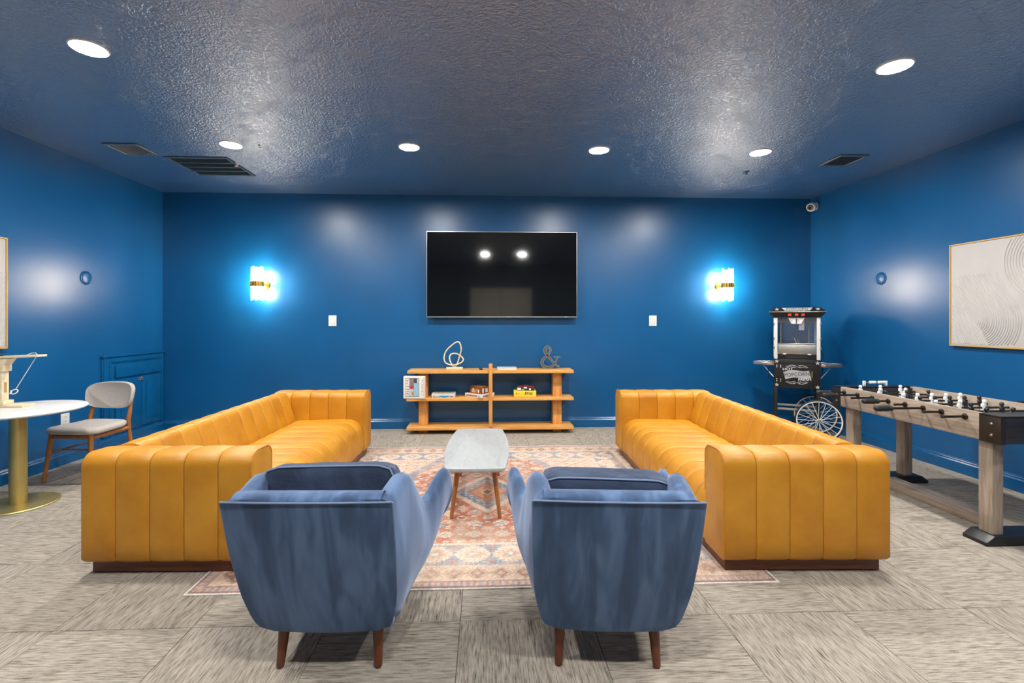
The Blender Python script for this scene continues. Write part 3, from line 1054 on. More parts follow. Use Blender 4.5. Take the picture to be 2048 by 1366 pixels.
# side walls of the rug
nv = len(verts)
ring = np.concatenate([idx[0, :-1], idx[:-1, -1], idx[-1, :0:-1], idx[:0:-1, 0]])
me.vertices.add(len(ring))
low = verts[ring].copy(); low[:, 2] = .0006
allv = np.concatenate([verts, low]); me.vertices.foreach_set('co', allv.ravel())
nr = len(ring)
side = np.stack([nv + np.arange(nr), nv + (np.arange(nr) + 1) % nr, ring[(np.arange(nr) + 1) % nr], ring], -1)
faces = np.concatenate([quads, side])
me.loops.add(faces.size); me.loops.foreach_set('vertex_index', faces.ravel())
me.polygons.add(len(faces)); me.polygons.foreach_set('loop_start', np.arange(0, faces.size, 4)); me.polygons.foreach_set('loop_total', np.full(len(faces), 4))
me.update(calc_edges=True)
ca = me.color_attributes.new('weave', 'FLOAT_COLOR', 'POINT')
rgba = np.ones((len(allv), 4)); rgba[:nv, :3] = colr.reshape(-1, 3); rgba[nv:, :3] = srgb(200, 190, 180)[:3]
ca.data.foreach_set('color', rgba.ravel())
t = NT('woven_rug')
va = t.n('ShaderNodeVertexColor'); va.layer_name = 'weave'
vf = t.coords()
hs = t.n('ShaderNodeMix', data_type='RGBA', blend_type='MULTIPLY'); hs.inputs[0].default_value = 1.0
t.l(va.outputs[0], hs.inputs[6])
t.l(t.ramp(t.noise(vf, 220, 2), [(0.3, (.86, .86, .86, 1)), (.7, (1.1, 1.1, 1.1, 1))]), hs.inputs[7])
t.color(hs.outputs[2])
t.set(Roughness=.95); t.b.inputs['Specular IOR Level'].default_value = .1
t.bump(t.noise(t.coords(scale=(1, 3, 1)), 160, 2), .35, .003)
rug = link('patterned_rug', me, t.m)
tag(rug, 'faded coral and blue oriental patterned rug under the coffee table', 'rug')

# ------------------------------------------------------------------ coffee table
r = empty('coffee_table', (-.058, 3.81, .0078), math.radians(-1.0), 'white marble coffee table with splayed wooden legs on the rug', 'coffee table')
# boat-shaped outline: bowed sides, nearly straight ends, small corner radii
poly = []
hl_, rc_ = .592, .035
xe = lambda y: .203 + .045 * (1 - (y / hl_) ** 2)
side_ = [(xe(y), y) for y in np.linspace(-hl_ + rc_, hl_ - rc_, 18)]
cor_ = [(xe(hl_ - rc_) - rc_ + rc_ * math.cos(a), hl_ - rc_ + rc_ * math.sin(a)) for a in np.linspace(.2, PI / 2 - .1, 6)]
end_ = [(x, hl_ + .008 * (1 - (x / .17) ** 2)) for x in np.linspace(.16, -.16, 7)]
half = side_ + cor_ + end_ + [(-x, y) for x, y in cor_[::-1]]
poly = half + [(-x, y) for x, y in side_[::-1]] + [(-x, -y) for x, y in cor_] + [(x, -y) for x, y in end_[::-1]] + [(x, -y) for x, y in cor_[::-1]]
bm = bmesh.new()
lo = [(x * .965, y * .985) for x, y in poly]
loft(bm, [[(x, y, .362) for x, y in lo], [(x, y, .372) for x, y in poly], [(x, y, .389) for x, y in poly], [(x * .985, y * .995, .392) for x, y in poly]])
fin(bm, 'marble_top', M['marble'], r, auto=50)
bm = bmesh.new()
abox(bm, -.12, .12, -.43, .43, .335, .3615, .004)
fin(bm, 'apron', M['teakleg'], r, auto=40)
for sx_ in (-1, 1):
    for sy_ in (-1, 1):
        bm = bmesh.new()
        tube(bm, [(sx_ * .172, sy_ * .455, .0005), (sx_ * .125, sy_ * .40, .361)], [.0125, .021], 12)
        fin(bm, 'leg', M['teakleg'], r, auto=50)

# ------------------------------------------------------------------ shelf unit
r = empty('low_bookshelf', (.07, 6.0, 0), 0, 'honey oak open shelf unit under the television', 'bookshelf')
for (z0, z1, xa, xb, ya) in ((.052, .092, -1.03, 1.03, -.155), (.412, .446, -1.03, 1.03, -.155), (.748, .786, -1.02, 1.03, -.155)):
    sh = empty('shelf'); sh.parent = r
    for k in range(2):
        bm = bmesh.new()
        y0_ = ya + k * .152
        abox(bm, xa, xb, y0_, y0_ + .1505, z0, z1, .006, 2)
        fin(bm, 'plank', M['oakx'], sh, auto=40)
for xa in (-.895, .785):
    zs = (.0005, .0515, .0925, .4115, .4465, .7475)
    for k in range(0, 6, 2):
        if k == 0:
            box('foot_block', xa, xa + .11, -.05, .09, zs[0], zs[1], M['oakz'], r, bev=.003)
        else:
            mid = lerp(zs[k], zs[k + 1], .55)
            box('upright', xa, xa + .11, -.05, .09, zs[k], mid - .0005, M['oakz'], r, bev=.002)
            box('upright', xa, xa + .11, -.05, .09, mid + .0005, zs[k + 1], M['oakz'], r, bev=.002)
box('centre_divider', -.024, .022, -.176, -.1565, .092, .872, M['oakz'], r, bev=.003)

ST, SM = .7865, .4465      # heights of the top and middle shelf surfaces
# knot sculpture
r = empty('knot_sculpture', (-.38, 6.0, ST), 0, 'looping knot sculpture of pale bent wood on a small base, top shelf', 'sculpture')
box('base', -.105, .1, -.05, .05, .0005, .026, M['pine'], r, bev=.003)
Kp = [(0, 0, .028), (.03, .01, .07), (.055, .012, .15), (.08, -.01, .24), (.07, -.012, .315), (.035, 0, .345), (-.04, .012, .30), (-.115, .015, .22), (-.135, .01, .13), (-.105, 0, .075),
      (-.03, -.015, .055), (.05, -.014, .07), (.105, 0, .11), (.085, .012, .155), (.02, .016, .195), (-.045, .006, .19), (-.065, -.012, .15), (-.055, -.016, .10), (-.03, -.008, .05)]
tubeo('loop', smoothcurve(Kp, 8, True), .0085, M['pine'], r, 10, closed=True)

# ampersand
r = empty('ampersand_letter', (.84, 6.0, ST), 0, 'metallic grey ampersand ornament standing on the top shelf', 'ornament')
AM = smoothcurve([(.105, 0, .022), (.06, 0, .045), (-.01, 0, .12), (-.075, 0, .20), (-.08, 0, .245), (-.05, 0, .272), (-.015, 0, .255), (-.015, 0, .215), (-.05, 0, .165), (-.1, 0, .12), (-.118, 0, .075), (-.1, 0, .035), (-.055, 0, .014), (-.005, 0, .02), (.04, 0, .06), (.065, 0, .105), (.07, 0, .145)], 8)
def ribbon(bm, pts, wfun, y0, y1):
    secs = []
    N = len(pts)
    for i, p in enumerate(pts):
        d = (pts[min(i + 1, N - 1)] - pts[max(i - 1, 0)]).normalized()
        n_ = Vector((-d.z, 0, d.x))
        wv = wfun(i / (N - 1))
        secs.append([p + n_ * wv + Vector((0, y0, 0)), p - n_ * wv + Vector((0, y0, 0)), p - n_ * wv + Vector((0, y1, 0)), p + n_ * wv + Vector((0, y1, 0))])
    loft(bm, secs)
wf = lambda u: interp(u, [0, .06, .2, .3, .38, .5, .62, .72, .82, .92, 1], [.006, .010, .018, .018, .011, .012, .018, .020, .014, .007, .009])
bm = bmesh.new(); ribbon(bm, AM, wf, -.015, .03)
abox(bm, .03, .115, -.015, .03, .140, .150)
for k, p in enumerate(AM):
    pass
body = fin(bm, 'rim', M['steel'], r, fix=True, auto=40)
bm = bmesh.new(); ribbon(bm, AM, lambda u: max(.003, wf(u) - .006), -.0165, -.0152)
fin(bm, 'face', plain('aged_pewter', (0.16, 0.155, 0.14, 1), 0.4, 0.7, var=0.3, scale=30), r)
for o in r.children:
    zmin = min(v_.co.z for v_ in o.data.vertices)
    if o.name.startswith('rim'):
        dz = .0008 - zmin
for o in r.children:
    o.data.transform(T(0, 0, dz))

# magazine stack on top shelf
bk = empty('paperback_book', (.272, 5.965, ST), math.radians(1), 'thin pale book lying on the top shelf right of the divider', 'book')
box('pages', -.118, .118, -.08, .085, .0032, .0228, M['white'], bk, bev=.001)
box('cover', -.121, .121, -.083, .085, .0005, .003, flat('book_grey', (196, 198, 194)), bk, bev=.0005)
box('cover', -.121, .121, -.083, .085, .023, .0262, flat('book_grey', (196, 198, 194)), bk, bev=.0005)
rc = empty('remote_control', (-.05, 5.93, ST), math.radians(8), 'small black remote control lying on the top shelf', 'remote')
box('case', -.016, .016, -.055, .075, .0005, .016, M['black'], rc, bev=.004)
box('button_pad', -.01, .01, -.04, .05, .0161, .0178, M['blackrubber'], rc, bev=.0005)

# ---- game boxes: printed panels are thin applied sheets
def gamebox(name, loc, rz, sx, sy, sz, cols, label, lid=.6):
    """cols: side, top"""
    r = empty(name, loc, rz, label, 'board game', 'board games on the shelf')
    box('lid', -sx / 2, sx / 2, -sy / 2, sy / 2, sz * (1 - lid), sz, cols[0], r, bev=.002)
    box('tray', -sx / 2 + .002, sx / 2 - .002, -sy / 2 + .002, sy / 2 - .002, .0005, sz * (1 - lid) - .0003, cols[0], r, bev=.001)
    if cols[1] is not None:
        box('lid_print', -sx / 2 + .004, sx / 2 - .004, -sy / 2 + .004, sy / 2 - .004, sz, sz + .0006, cols[1], r, bev=0)
    return r
def mark(r, name, m, face, a0, a1, z0, z1, dims, lift=.0009):
    sx, sy, sz = dims
    if face == 'front':
        return box(name, a0, a1, -sy / 2 - lift, -sy / 2 - .0002, z0, z1, m, r, bev=0)
    if face == 'right':
        return box(name, sx / 2 + .0002, sx / 2 + lift, a0, a1, z0, z1, m, r, bev=0)
    if face == 'top':
        return box(name, a0, a1, z0, z1, sz + .0007, sz + .0007 + lift, m, r, bev=0)
cream_c = flat('card_white', (232, 226, 220)); black_c = flat('print_black', (30, 28, 30)); red_c = flat('print_red', (196, 60, 40)); orange_c = flat('print_orange', (206, 120, 52))
pale_c = flat('print_paleblue', (170, 200, 212)); blue_c = flat('print_blue', (44, 140, 190)); teal_c = flat('print_teal', (40, 130, 110)); brown_c = flat('print_brown', (110, 66, 40))
grey_c = flat('print_grey', (130, 122, 124)); yellow_c = flat('card_yellow', (226, 206, 60)); olive_c = flat('print_olive', (110, 96, 20)); maroon_c = flat('print_maroon', (150, 60, 62)); crim_c = flat('print_crimson', (178, 30, 50))

# upright white box at the left end
D1 = (.262, .075, .272)
g = empty('board_game_box', (-.862, 5.872, SM), math.radians(-3), 'tall white board game box standing upright at the left end of the shelf', 'board game', 'board games on the shelf')
box('tray', -.131, .131, .0005, .0375, .0005, D1[2], cream_c, g, bev=.002)
box('lid', -.1312, .1312, -.0375, -.0005, .0005, D1[2], cream_c, g, bev=.002)
def fr1(name, m, x0, x1, z0, z1, l=.0008): return box(name, x0, x1, -.0375 - l, -.0377, z0, z1, m, g, bev=0)
fr1('print_outline', black_c, -.108, .062, .022, .250, .0006)
fr1('print_title_strip', cream_c, -.104, -.058, .027, .245, .0010)
fr1('print_picture', grey_c, -.056, -.004, .150, .243, .0010)
fr1('print_picture', pale_c, -.056, -.006, .027, .148, .0010)
fr1('print_picture', flat('print_lake', (146, 186, 206)), -.003, .058, .027, .190, .0010)
fr1('print_picture', flat('print_dusk', (74, 70, 74)), -.003, .034, .192, .245, .0010)
fr1('print_picture', pale_c, .035, .058, .192, .245, .0010)
bm = bmesh.new(); lathe(bm, [(0, 0), (.02, 0), (.02, .0004), (0, .0004)], 16, T(-.03, -.0387, .135) @ RX(PI / 2) @ Matrix.Diagonal((1.3, 1, 1, 1)))
fin(bm, 'print_spot', red_c, g)
fr1('print_picture', orange_c, -.03, -.012, .04, .085, .0013)
for k, (zc, hh, wv) in enumerate(((.225, .006, .03), (.205, .004, .022), (.188, .007, .024), (.168, .004, .03), (.15, .007, .036), (.13, .003, .03), (.112, .007, .036), (.09, .005, .034), (.066, .007, .03), (.045, .005, .034))):
    fr1('print_letter', black_c, -.1 + .004, -.1 + .004 + wv, zc - hh / 2, zc + hh / 2, .0014)
for k in range(9):
    fr1('print_letter', grey_c, .092, .104 - .004 * (k % 2), .04 + k * .022, .047 + k * .022 + .004 * (k % 3), .0010)
fr1('print_stripe', flat('print_peach', (226, 196, 172)), .110, .128, .01, .262, .0008)

# flat colourful box
D2 = (.287, .19, .052)
g = gamebox('board_game_box', (-.512, 5.958, SM), 0, *D2, (flat('card_pale', (206, 208, 210)), flat('print_sage', (176, 178, 158))), 'flat pale board game box with a blue swoosh lying on the shelf')
def arcmark(r, m, name, x0, x1, z0, sag, th, dims, face):
    bm = bmesh.new(); pts = []
    A, B_ = [], []
    for k in range(13):
        u = k / 12
        x = lerp(x0, x1, u); zc = z0 - sag * math.sin(PI * u)
        wv = th * (.35 + .65 * math.sin(PI * u))
        if face == 'front':
            A.append(bm.verts.new((x, -dims[1] / 2 - .0014, zc + wv))); B_.append(bm.verts.new((x, -dims[1] / 2 - .0014, zc - wv)))
        else:
            A.append(bm.verts.new((x, zc + wv, dims[2] + .0022))); B_.append(bm.verts.new((x, zc - wv, dims[2] + .0022)))
    for k in range(12):
        bm.faces.new((A[k], B_[k], B_[k + 1], A[k + 1]))
    return fin(bm, name, m, r, fix=False)
arcmark(g, blue_c, 'print_swoosh', -.05, .075, .026, .008, .011, D2, 'front')
mark(g, 'print_letter', yellow_c, 'front', -.12, -.10, .024, .042, D2)
for k in range(5):
    mark(g, 'print_letter', grey_c, 'front', -.125 + k * .018, -.114 + k * .018, .008, .018 + .004 * (k % 2), D2)
mark(g, 'print_letter', maroon_c, 'front', .085, .12, .012, .022, D2)
arcmark(g, red_c, 'print_swoosh', -.11, .02, -.02, .02, .014, D2, 'top')
arcmark(g, teal_c, 'print_swoosh', .03, .12, -.02, .012, .012, D2, 'top')
for k in range(6):
    mark(g, 'print_letter', black_c, 'top', -.075 + k * .027, -.058 + k * .027, .03, .062, D2)

# stack of two by the divider
D3 = (.27, .25, .045)
g = gamebox('board_game_box', (-.066, 5.990, SM), math.radians(-42), .272, .252, .045, (cream_c, flat('print_tan', (206, 168, 120))), 'white board game box with dark red lettering, turned askew beside the divider')
D3 = (.272, .252, .045)
for k in range(9):
    mark(g, 'print_letter', maroon_c, 'front', -.11 + k * .021, -.096 + k * .021, .012, .030 + .004 * (k % 2), D3)
for k in range(5):
    mark(g, 'print_letter', maroon_c, 'right', -.085 + k * .026, -.067 + k * .026, .012, .032, D3)
mark(g, 'print_letter', pale_c, 'front', .09, .118, .010, .034, D3)
D4 = (.195, .14, .082)
g = gamebox('board_game_box', (-.074, 5.985, SM + .0463), math.radians(-42), *D4, (flat('card_brown', (120, 74, 40)), orange_c), 'orange brown game box stacked on the white box by the divider', .95)
for k in range(5):
    mark(g, 'print_figure', (orange_c, cream_c, flat('print_sand', (216, 178, 110)))[k % 3], 'front', -.08 + k * .031, -.058 + k * .031, .008, .05 + .012 * (k % 2), D4)
mark(g, 'print_figure', cream_c, 'right', -.05, -.02, .008, .066, D4)
mark(g, 'print_figure', cream_c, 'right', .005, .05, .012, .06, D4)
mark(g, 'print_figure', red_c, 'right', .0, .055, .064, .072, D4)
# yellow box and red box
D5 = (.278, .17, .078)
g = gamebox('board_game_box', (.50, 5.975, SM), math.radians(-2), *D5, (yellow_c, yellow_c), 'bright yellow game box at the bottom of the right stack', .95)
for k, (x, wv, z0, z1) in enumerate(((-.002, .018, .03, .066), (.022, .012, .034, .066), (.044, .008, .036, .064), (.058, .014, .028, .06), (.078, .012, .026, .062), (-.08, .012, .04, .048), (-.11, .01, .036, .056))):
    mark(g, 'print_letter', olive_c, 'front', x, x + wv, z0, z1, D5)
D6 = (.215, .155, .05)
g = gamebox('board_game_box', (.515, 5.985, SM + .0795), math.radians(-9), *D6, (flat('card_dark', (54, 44, 46)), crim_c), 'red topped game box stacked on the yellow one', .9)
mark(g, 'print_letter', cream_c, 'front', -.102, -.055, .008, .034, D6)
mark(g, 'print_letter', cream_c, 'front', .045, .07, .008, .03, D6)
mark(g, 'print_letter', cream_c, 'front', -.02, .02, .026, .042, D6)
mark(g, 'print_letter', pale_c, 'front', -.05, -.01, .006, .014, D6)
mark(g, 'print_letter', cream_c, 'right', -.07, .07, .014, .022, D6)
mark(g, 'print_letter', flat('print_pink', (226, 180, 180)), 'top', -.02, .03, .0, .03, D6)
mark(g, 'print_letter', brown_c, 'top', .03, .06, .02, .06, D6)

# ------------------------------------------------------------------ round table, dining chair, ring game
TX, TY = -3.55, 3.76
r = empty('round_cafe_table', (TX, TY, 0), 0, 'small round white marble table on a brass pedestal at the left edge', 'table')
latheo('base_disc', [(0, .001), (.24, .001), (.243, .006), (.238, .012), (.06, .016), (0, .016)], M['brass'], r, n=64)
latheo('column', [(.052, .0165), (.052, .6945), (0, .6945)], M['brass'], r, n=40)
latheo('mount_plate', [(0, .695), (.14, .695), (.14, .7075), (0, .7075)], M['black'], r, n=32)
latheo('marble_top', [(0, .708), (.385, .708), (.402, .714), (.405, .722), (.401, .729), (.395, .7305), (0, .7305)], M['palemarble'], r, n=72, auto=50)

# hook and ring game on the table
r = empty('ring_toss_game', (-3.695, 3.84, .731), math.radians(3), 'pale wooden hook and ring toss game on the round table', 'game')
box('base_board', -.18, .14, -.055, .055, .0005, .018, M['pine'], r, bev=.002)
box('base_block', -.07, .00, -.045, .045, .0185, .05, M['pine'], r, bev=.006)
box('post', -.07, -.025, -.03, .03, .0505, .275, M['pine'], r, bev=.003)
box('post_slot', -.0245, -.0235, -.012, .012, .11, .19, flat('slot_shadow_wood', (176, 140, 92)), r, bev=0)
prismo('post_head', [(-.08, .275), (-.012, .275), (-.012, .325), (.022, .37), (.022, .375), (-.08, .375)], -.04, .04, M['pine'], r, mat4=RX(PI / 2), bev=.003)
bm = bmesh.new(); abox(bm, -.12, .24, -.045, .045, .3755, .392, .003)
bmesh.ops.transform(bm, matrix=T(-.08, 0, .3755) @ RY(-.035) @ T(.08, 0, -.3755) , verts=bm.verts[:])
fin(bm, 'arm_board', M['pine'], r, auto=40)
box('top_clip', -.10, -.055, -.02, .02, .393, .405, M['black'], r, bev=.002)
cord = flat('white_cord', (236, 232, 222), .8)
tubeo('cord', smoothcurve([(.13, 0, .400), (.16, 0, .414), (.19, 0, .415), (.205, -.005, .405)], 6) + [Vector((.20, -.006, .385)), Vector((.065, -.02, .135))], .0026, cord, r, 6)
tubeo('ring', [(.055 + .024 * math.cos(k * PI / 10), -.02 + .012 * math.sin(k * PI / 10), .118 + .016 * math.sin(k * PI / 10)) for k in range(20)], .0035, M['white'], r, 8, closed=True)
tubeo('hook', smoothcurve([(-.026, -.01, .10), (0, -.014, .105), (.02, -.018, .105), (.034, -.02, .11), (.036, -.02, .122), (.026, -.02, .126)], 6), .003, M['white'], r, 8)

# dining chair: faces the viewer, local -y is the front
r = empty('dining_chair', (-3.565, 4.43, 0), math.radians(-7), 'grey upholstered dining chair with wooden frame against the left wall', 'chair')
bm = bmesh.new()
secs = []
for zz_, sc_ in ((.418, .955), (.424, .99), (.440, 1.0), (.456, .985), (.466, .93), (.470, .80)):
    loop = []
    for k in range(48):
        a = k * 2 * PI / 48
        ca_, sa_ = math.cos(a), math.sin(a)
        s = (abs(ca_) ** 5 + abs(sa_) ** 5) ** (-.2)
        x, y = ca_ * s, sa_ * s
        loop.append((x * sc_ * (.235 - .02 * y), y * sc_ * .215, zz_ + .006 * (y > .6)))
    secs.append(loop)
loft(bm, secs)
fin(bm, 'seat_cushion', M['greyfabric'], r, auto=60)
bm = bmesh.new()
secs = []
for yy_, sc_ in ((-.018, .90), (-.022, .97), (-.012, 1.0), (.012, 1.0), (.022, .97), (.018, .90)):
    loop = []
    for k in range(48):
        a = k * 2 * PI / 48
        ca_, sa_ = math.cos(a), math.sin(a)
        s = (abs(ca_) ** 3.4 + abs(sa_) ** 3.4) ** (-1 / 3.4)
        x, z = ca_ * s * sc_, sa_ * s * sc_
        xx = x * (.236 + .012 * z)
        loop.append((xx, yy_ - 1.0 * xx * xx + .255 + .05 * z * .5, .692 + z * .122))
    secs.append(loop)
loft(bm, secs)
fin(bm, 'backrest_cushion', M['greyfabric'], r, auto=60)
def leg(pts, rs, name='leg', mt='teakleg', n=10):
    bm = bmesh.new(); tube(bm, pts, rs, n); return fin(bm, name, M[mt], r, auto=50)
for s in (-1, 1):
    leg([(s * .215, -.205, .001), (s * .185, -.165, .40), (s * .185, -.165, .417)], [.013, .021, .021])
    leg(smoothcurve([(s * .225, .275, .001), (s * .205, .215, .25), (s * .195, .195, .44), (s * .192, .215, .55), (s * .18, .245, .66)], 5), [.014] * 5 + [.017] * 5 + [.019] * 5 + [.017] * 5 + [.013])
    bm = bmesh.new(); tube(bm, [(s * .186, -.15, .385), (s * .196, .19, .395)], .019, 8); fin(bm, 'side_rail', M['teakleg'], r, auto=50)
    bm = bmesh.new(); tube(bm, [(s * .197, -.18, .25), (s * .204, .215, .25)], .009, 8); fin(bm, 'stretcher', M['teakleg'], r, auto=50)
bm = bmesh.new(); tube(bm, [(-.18, -.163, .39), (.18, -.163, .39)], .018, 8); fin(bm, 'front_rail', M['teakleg'], r, auto=50)
bm = bmesh.new(); tube(bm, [(-.19, .2, .39), (.19, .2, .39)], .018, 8); fin(bm, 'rear_rail', M['teakleg'], r, auto=50)
bm = bmesh.new(); tube(bm, [(-.198, -.06, .25), (.198, -.06, .25)], .009, 8); fin(bm, 'stretcher', M['teakleg'], r, auto=50)

# ------------------------------------------------------------------ framed relief art
def art(name, wallx, s, y_near, y_far, z0, z1, label):
    """s=+1 hangs on the right wall (faces -x)"""
    Wd = y_far - y_near; Hd = z1 - z0
    r = empty(name, (wallx, y_far, z0), 0, label, 'wall art', 'framed white relief art')
    X = (lambda d: -d) if s > 0 else (lambda d: d)
    def pt(u, v_, d): return (X(d), -u, v_)
    def bx(nm, u0, u1, v0, v1, d0, d1, m, bev=.001):
        xa, xb = sorted((X(d0), X(d1)))
        return box(nm, xa, xb, -u1, -u0, v0, v1, m, r, bev=bev)
    bx('canvas', .012, Wd - .012, .012, Hd - .012, .0006, .030, flat('white_plaster', (188, 186, 183), .7))
    fm = flat('gold_oak_frame', (206, 164, 92), .4)
    bx('frame', 0, .011, 0, Hd, .0006, .038, fm); bx('frame', Wd - .011, Wd, 0, Hd, .0006, .038, fm)
    bx('frame', .011, Wd - .011, 0, .011, .0006, .038, fm); bx('frame', .011, Wd - .011, Hd - .011, Hd, .0006, .038, fm)
    lines = []
    C = np.array((.238, .2225)); dr = np.array((.48, -.877)); nr_ = np.array((.877, .48))
    topv = .64
    def clip(pl):
        cur = []
        for p in pl:
            ok = .018 < p[0] < Wd - .018 and .018 < p[1] < Hd - .018
            if ok:
                cur.append(p)
            else:
                if len(cur) > 1: lines.append(cur)
                cur = []
        if len(cur) > 1: lines.append(cur)
    sp = .0185
    for k in range(1, 20):
        rad = k * sp
        p0 = C + nr_ * rad
        back_ = (topv - p0[1]) / -dr[1]
        a0 = math.atan2(nr_[1], nr_[0]); a1 = math.atan2(dr[1], dr[0])
        pl = [p0 - dr * back_ * (1 - q / 14) for q in range(14)] + [C + rad * np.array((math.cos(lerp(a0, a1, q / 16)), math.sin(lerp(a0, a1, q / 16)))) for q in range(17)]
        clip([p for p in pl])
    for k in range(0, 26):
        p0 = C - nr_ * k * sp
        clip([p0 + dr * q for q in np.linspace(-.7, .6, 90) if (p0 + dr * q)[1] < topv])
    C2 = np.array((.80, .72))
    for k in range(14):
        rad = .335 - k * .022
        clip([C2 + rad * np.array((math.cos(a), math.sin(a))) for a in np.linspace(0, 2 * PI, 90)])
    bm = bmesh.new()
    for pl in lines:
        secs = []
        for i, p in enumerate(pl):
            d = np.array(pl[min(i + 1, len(pl) - 1)]) - np.array(pl[max(i - 1, 0)])
            d = d / (np.linalg.norm(d) + 1e-9)
            n_ = np.array((-d[1], d[0])) * .0055
            p = np.array(p)
            secs.append([pt(*(p + n_), .0301), pt(*(p + n_ * .3), .0355), pt(*(p - n_ * .3), .0355), pt(*(p - n_), .0301)])
        loft(bm, secs)
    o = fin(bm, 'relief_lines', M['white_plaster'], r)
    o['kind'] = 'stuff'
    return r
art('framed_relief_art', XR, 1, 3.0, 4.261, 1.166, 2.101, 'white textured relief art in a thin gold frame on the right wall')
art('framed_relief_art', XL, -1, 2.94, 4.203, 1.162, 2.101, 'edge of a white gold-framed artwork on the left wall above the round table')

# ------------------------------------------------------------------ foosball table
FX0, FX1, FY0, FY1, FZ0, FZ1 = 3.12, 3.79, 2.75, 4.15, .648, .818
r = empty('foosball_table', ((FX0 + FX1) / 2, (FY0 + FY1) / 2, 0), 0, 'foosball table with greyed wood rails and black ends, along the right wall', 'game table')
fw, fl = (FX1 - FX0) / 2, (FY1 - FY0) / 2
for s in (-1, 1):
    x0, x1 = sorted((s * fw, s * (fw - .035)))
    box('side_rail', x0, x1, -fl + .13, fl - .10, FZ0, FZ1, M['greywood'], r, bev=.003)
for s in (-1, 1):
    y0_, y1_ = sorted((s * (fl - .003), s * (fl - .13)))
    e = box('end_panel', -fw + .003, fw - .003, *sorted((s * (fl - .003), s * (fl - .035))), FZ0, FZ1 - .012, M['darkwood'], r, bev=.002)
    box('end_cap', -fw, fw, y0_ if s < 0 else y0_ + (.03), y1_ if s > 0 else y1_, FZ1 - .011, FZ1, M['black'], r, bev=.003)
    for sx_ in (-1, 1):
        yl = .128 if s < 0 else .098
        ya, yb = sorted((s * (fl - .0005), s * (fl - yl)))
        xa, xb = sorted((sx_ * (fw + .002), sx_ * (fw - .03)))
        c = box('corner_bracket', xa, xb, ya, yb, FZ0 - .004, FZ1 - .0115, M['darkbrown'], r, bev=.002)
        for z in (FZ0 + .045, FZ0 + .115):
            latheo('bolt', [(0, 0), (.009, 0), (.007, .005), (0, .007)], M['chrome'], c, n=12, mat4=T(sx_ * (fw + .002), s * (fl - .055), z) @ RY(PI / 2 * sx_))
box('inner_end', -fw + .035, fw - .035, -fl + .13, -fl + .15, FZ0 + .02, FZ1 - .013, M['greywood'], r, bev=.001)
box('inner_end', -fw + .035, fw - .035, fl - .12, fl - .10, FZ0 + .02, FZ1 - .013, M['darkwood'], r, bev=.001)
field = box('playfield', -fw + .035, fw - .035, -fl + .15, fl - .12, FZ0 + .01, FZ0 + .03, flat('field_white', (206, 212, 212), .3), r, bev=0)
box('field_line', -fw + .035, fw - .035, -.003, .003, FZ0 + .0301, FZ0 + .0306, blue_c, field, bev=0)
tubeo('field_circle', [(.1 * math.cos(k * PI / 16), .1 * math.sin(k * PI / 16), FZ0 + .0305) for k in range(32)], .002, blue_c, field, 4, closed=True)
# legs, feet, beam
for s in (-1, 1):
    for sx_ in (-1, 1):
        xa = -fw + .045 if sx_ < 0 else fw - .170
        ya = (-fl + .090) if s < 0 else (fl - .190)
        box('leg', xa, xa + .070, ya, ya + .085, .062, FZ0 - .0045, M['greywoodz'], r, bev=.003)
    ya = (-fl + .065) if s < 0 else (fl - .215)
    prismo('foot', [(-fw - .02, .001), (fw + .02, .001), (fw + .02, .022), (fw - .035, .0615), (-fw + .035, .0615), (-fw - .02, .022)], -ya - .15, -ya, M['black'], r, mat4=RX(PI / 2), bev=.003)
box('floor_beam', -.085, .055, -fl + .216, fl - .216, .002, .062, M['greywood'], r, bev=.003)
# players
def player_mesh(mat):
    bm = bmesh.new()
    lathe(bm, [(0, .062), (.009, .060), (.0135, .050), (.0125, .040), (.007, .035)], 10)
    secs = []
    for z, a, b_ in ((.036, .010, .007), (.028, .019, .010), (.012, .018, .011), (0, .014, .012), (-.014, .014, .010), (-.045, .011, .007), (-.06, .010, .008), (-.063, .012, .012), (-.078, .012, .012)):
        secs.append([(a * math.cos(k * PI / 5), b_ * math.sin(k * PI / 5), z) for k in range(10)])
    loft(bm, secs)
    bmesh.ops.recalc_face_normals(bm, faces=bm.faces[:])
    me = bpy.data.meshes.new('player'); bm.to_mesh(me); bm.free()
    me.materials.append(mat)
    me.polygons.foreach_set('use_smooth', [True] * len(me.polygons))
    return me
PW, PB = player_mesh(M['white']), player_mesh(M['black'])
bm = bmesh.new()
lathe(bm, [(0, -.012), (.010, -.012), (.014, -.004), (.0165, .006), (.0145, .016), (.017, .026), (.0145, .036), (.017, .046), (.0145, .056), (.017, .066), (.0145, .076), (.016, .086), (.011, .094), (.013, .102), (.0155, .108), (.011, .118), (0, .118)], 14, RY(PI / 2))
bmesh.ops.recalc_face_normals(bm, faces=bm.faces[:])
bmesh.ops.scale(bm, vec=(1.0, 1.3, 1.3), verts=bm.verts[:])
HND = bpy.data.meshes.new('handle'); bm.to_mesh(HND); bm.free(); HND.materials.append(M['blackrubber'])
HND.polygons.foreach_set('use_smooth', [True] * len(HND.polygons))
bm = bmesh.new()
lathe(bm, [(.0085, 0), (.0085, .012), (.013, .012), (.020, .006), (.020, 0)], 16, RY(-PI / 2))
bmesh.ops.recalc_face_normals(bm, faces=bm.faces[:])
BRG = bpy.data.meshes.new('bearing'); bm.to_mesh(BRG); bm.free(); BRG.materials.append(M['gunmetal'])
ZR = FZ1 - .042
RY_ = [4.006, 3.857, 3.708, 3.556, 3.408, 3.262, 3.126, 2.967]
counts = [3, 2, 3, 5, 5, 3, 2, 3]
team = [0, 0, 1, 0, 1, 0, 1, 1]
push = [-.02, -.075, -.06, .02, .03, -.13, -.02, -.045]
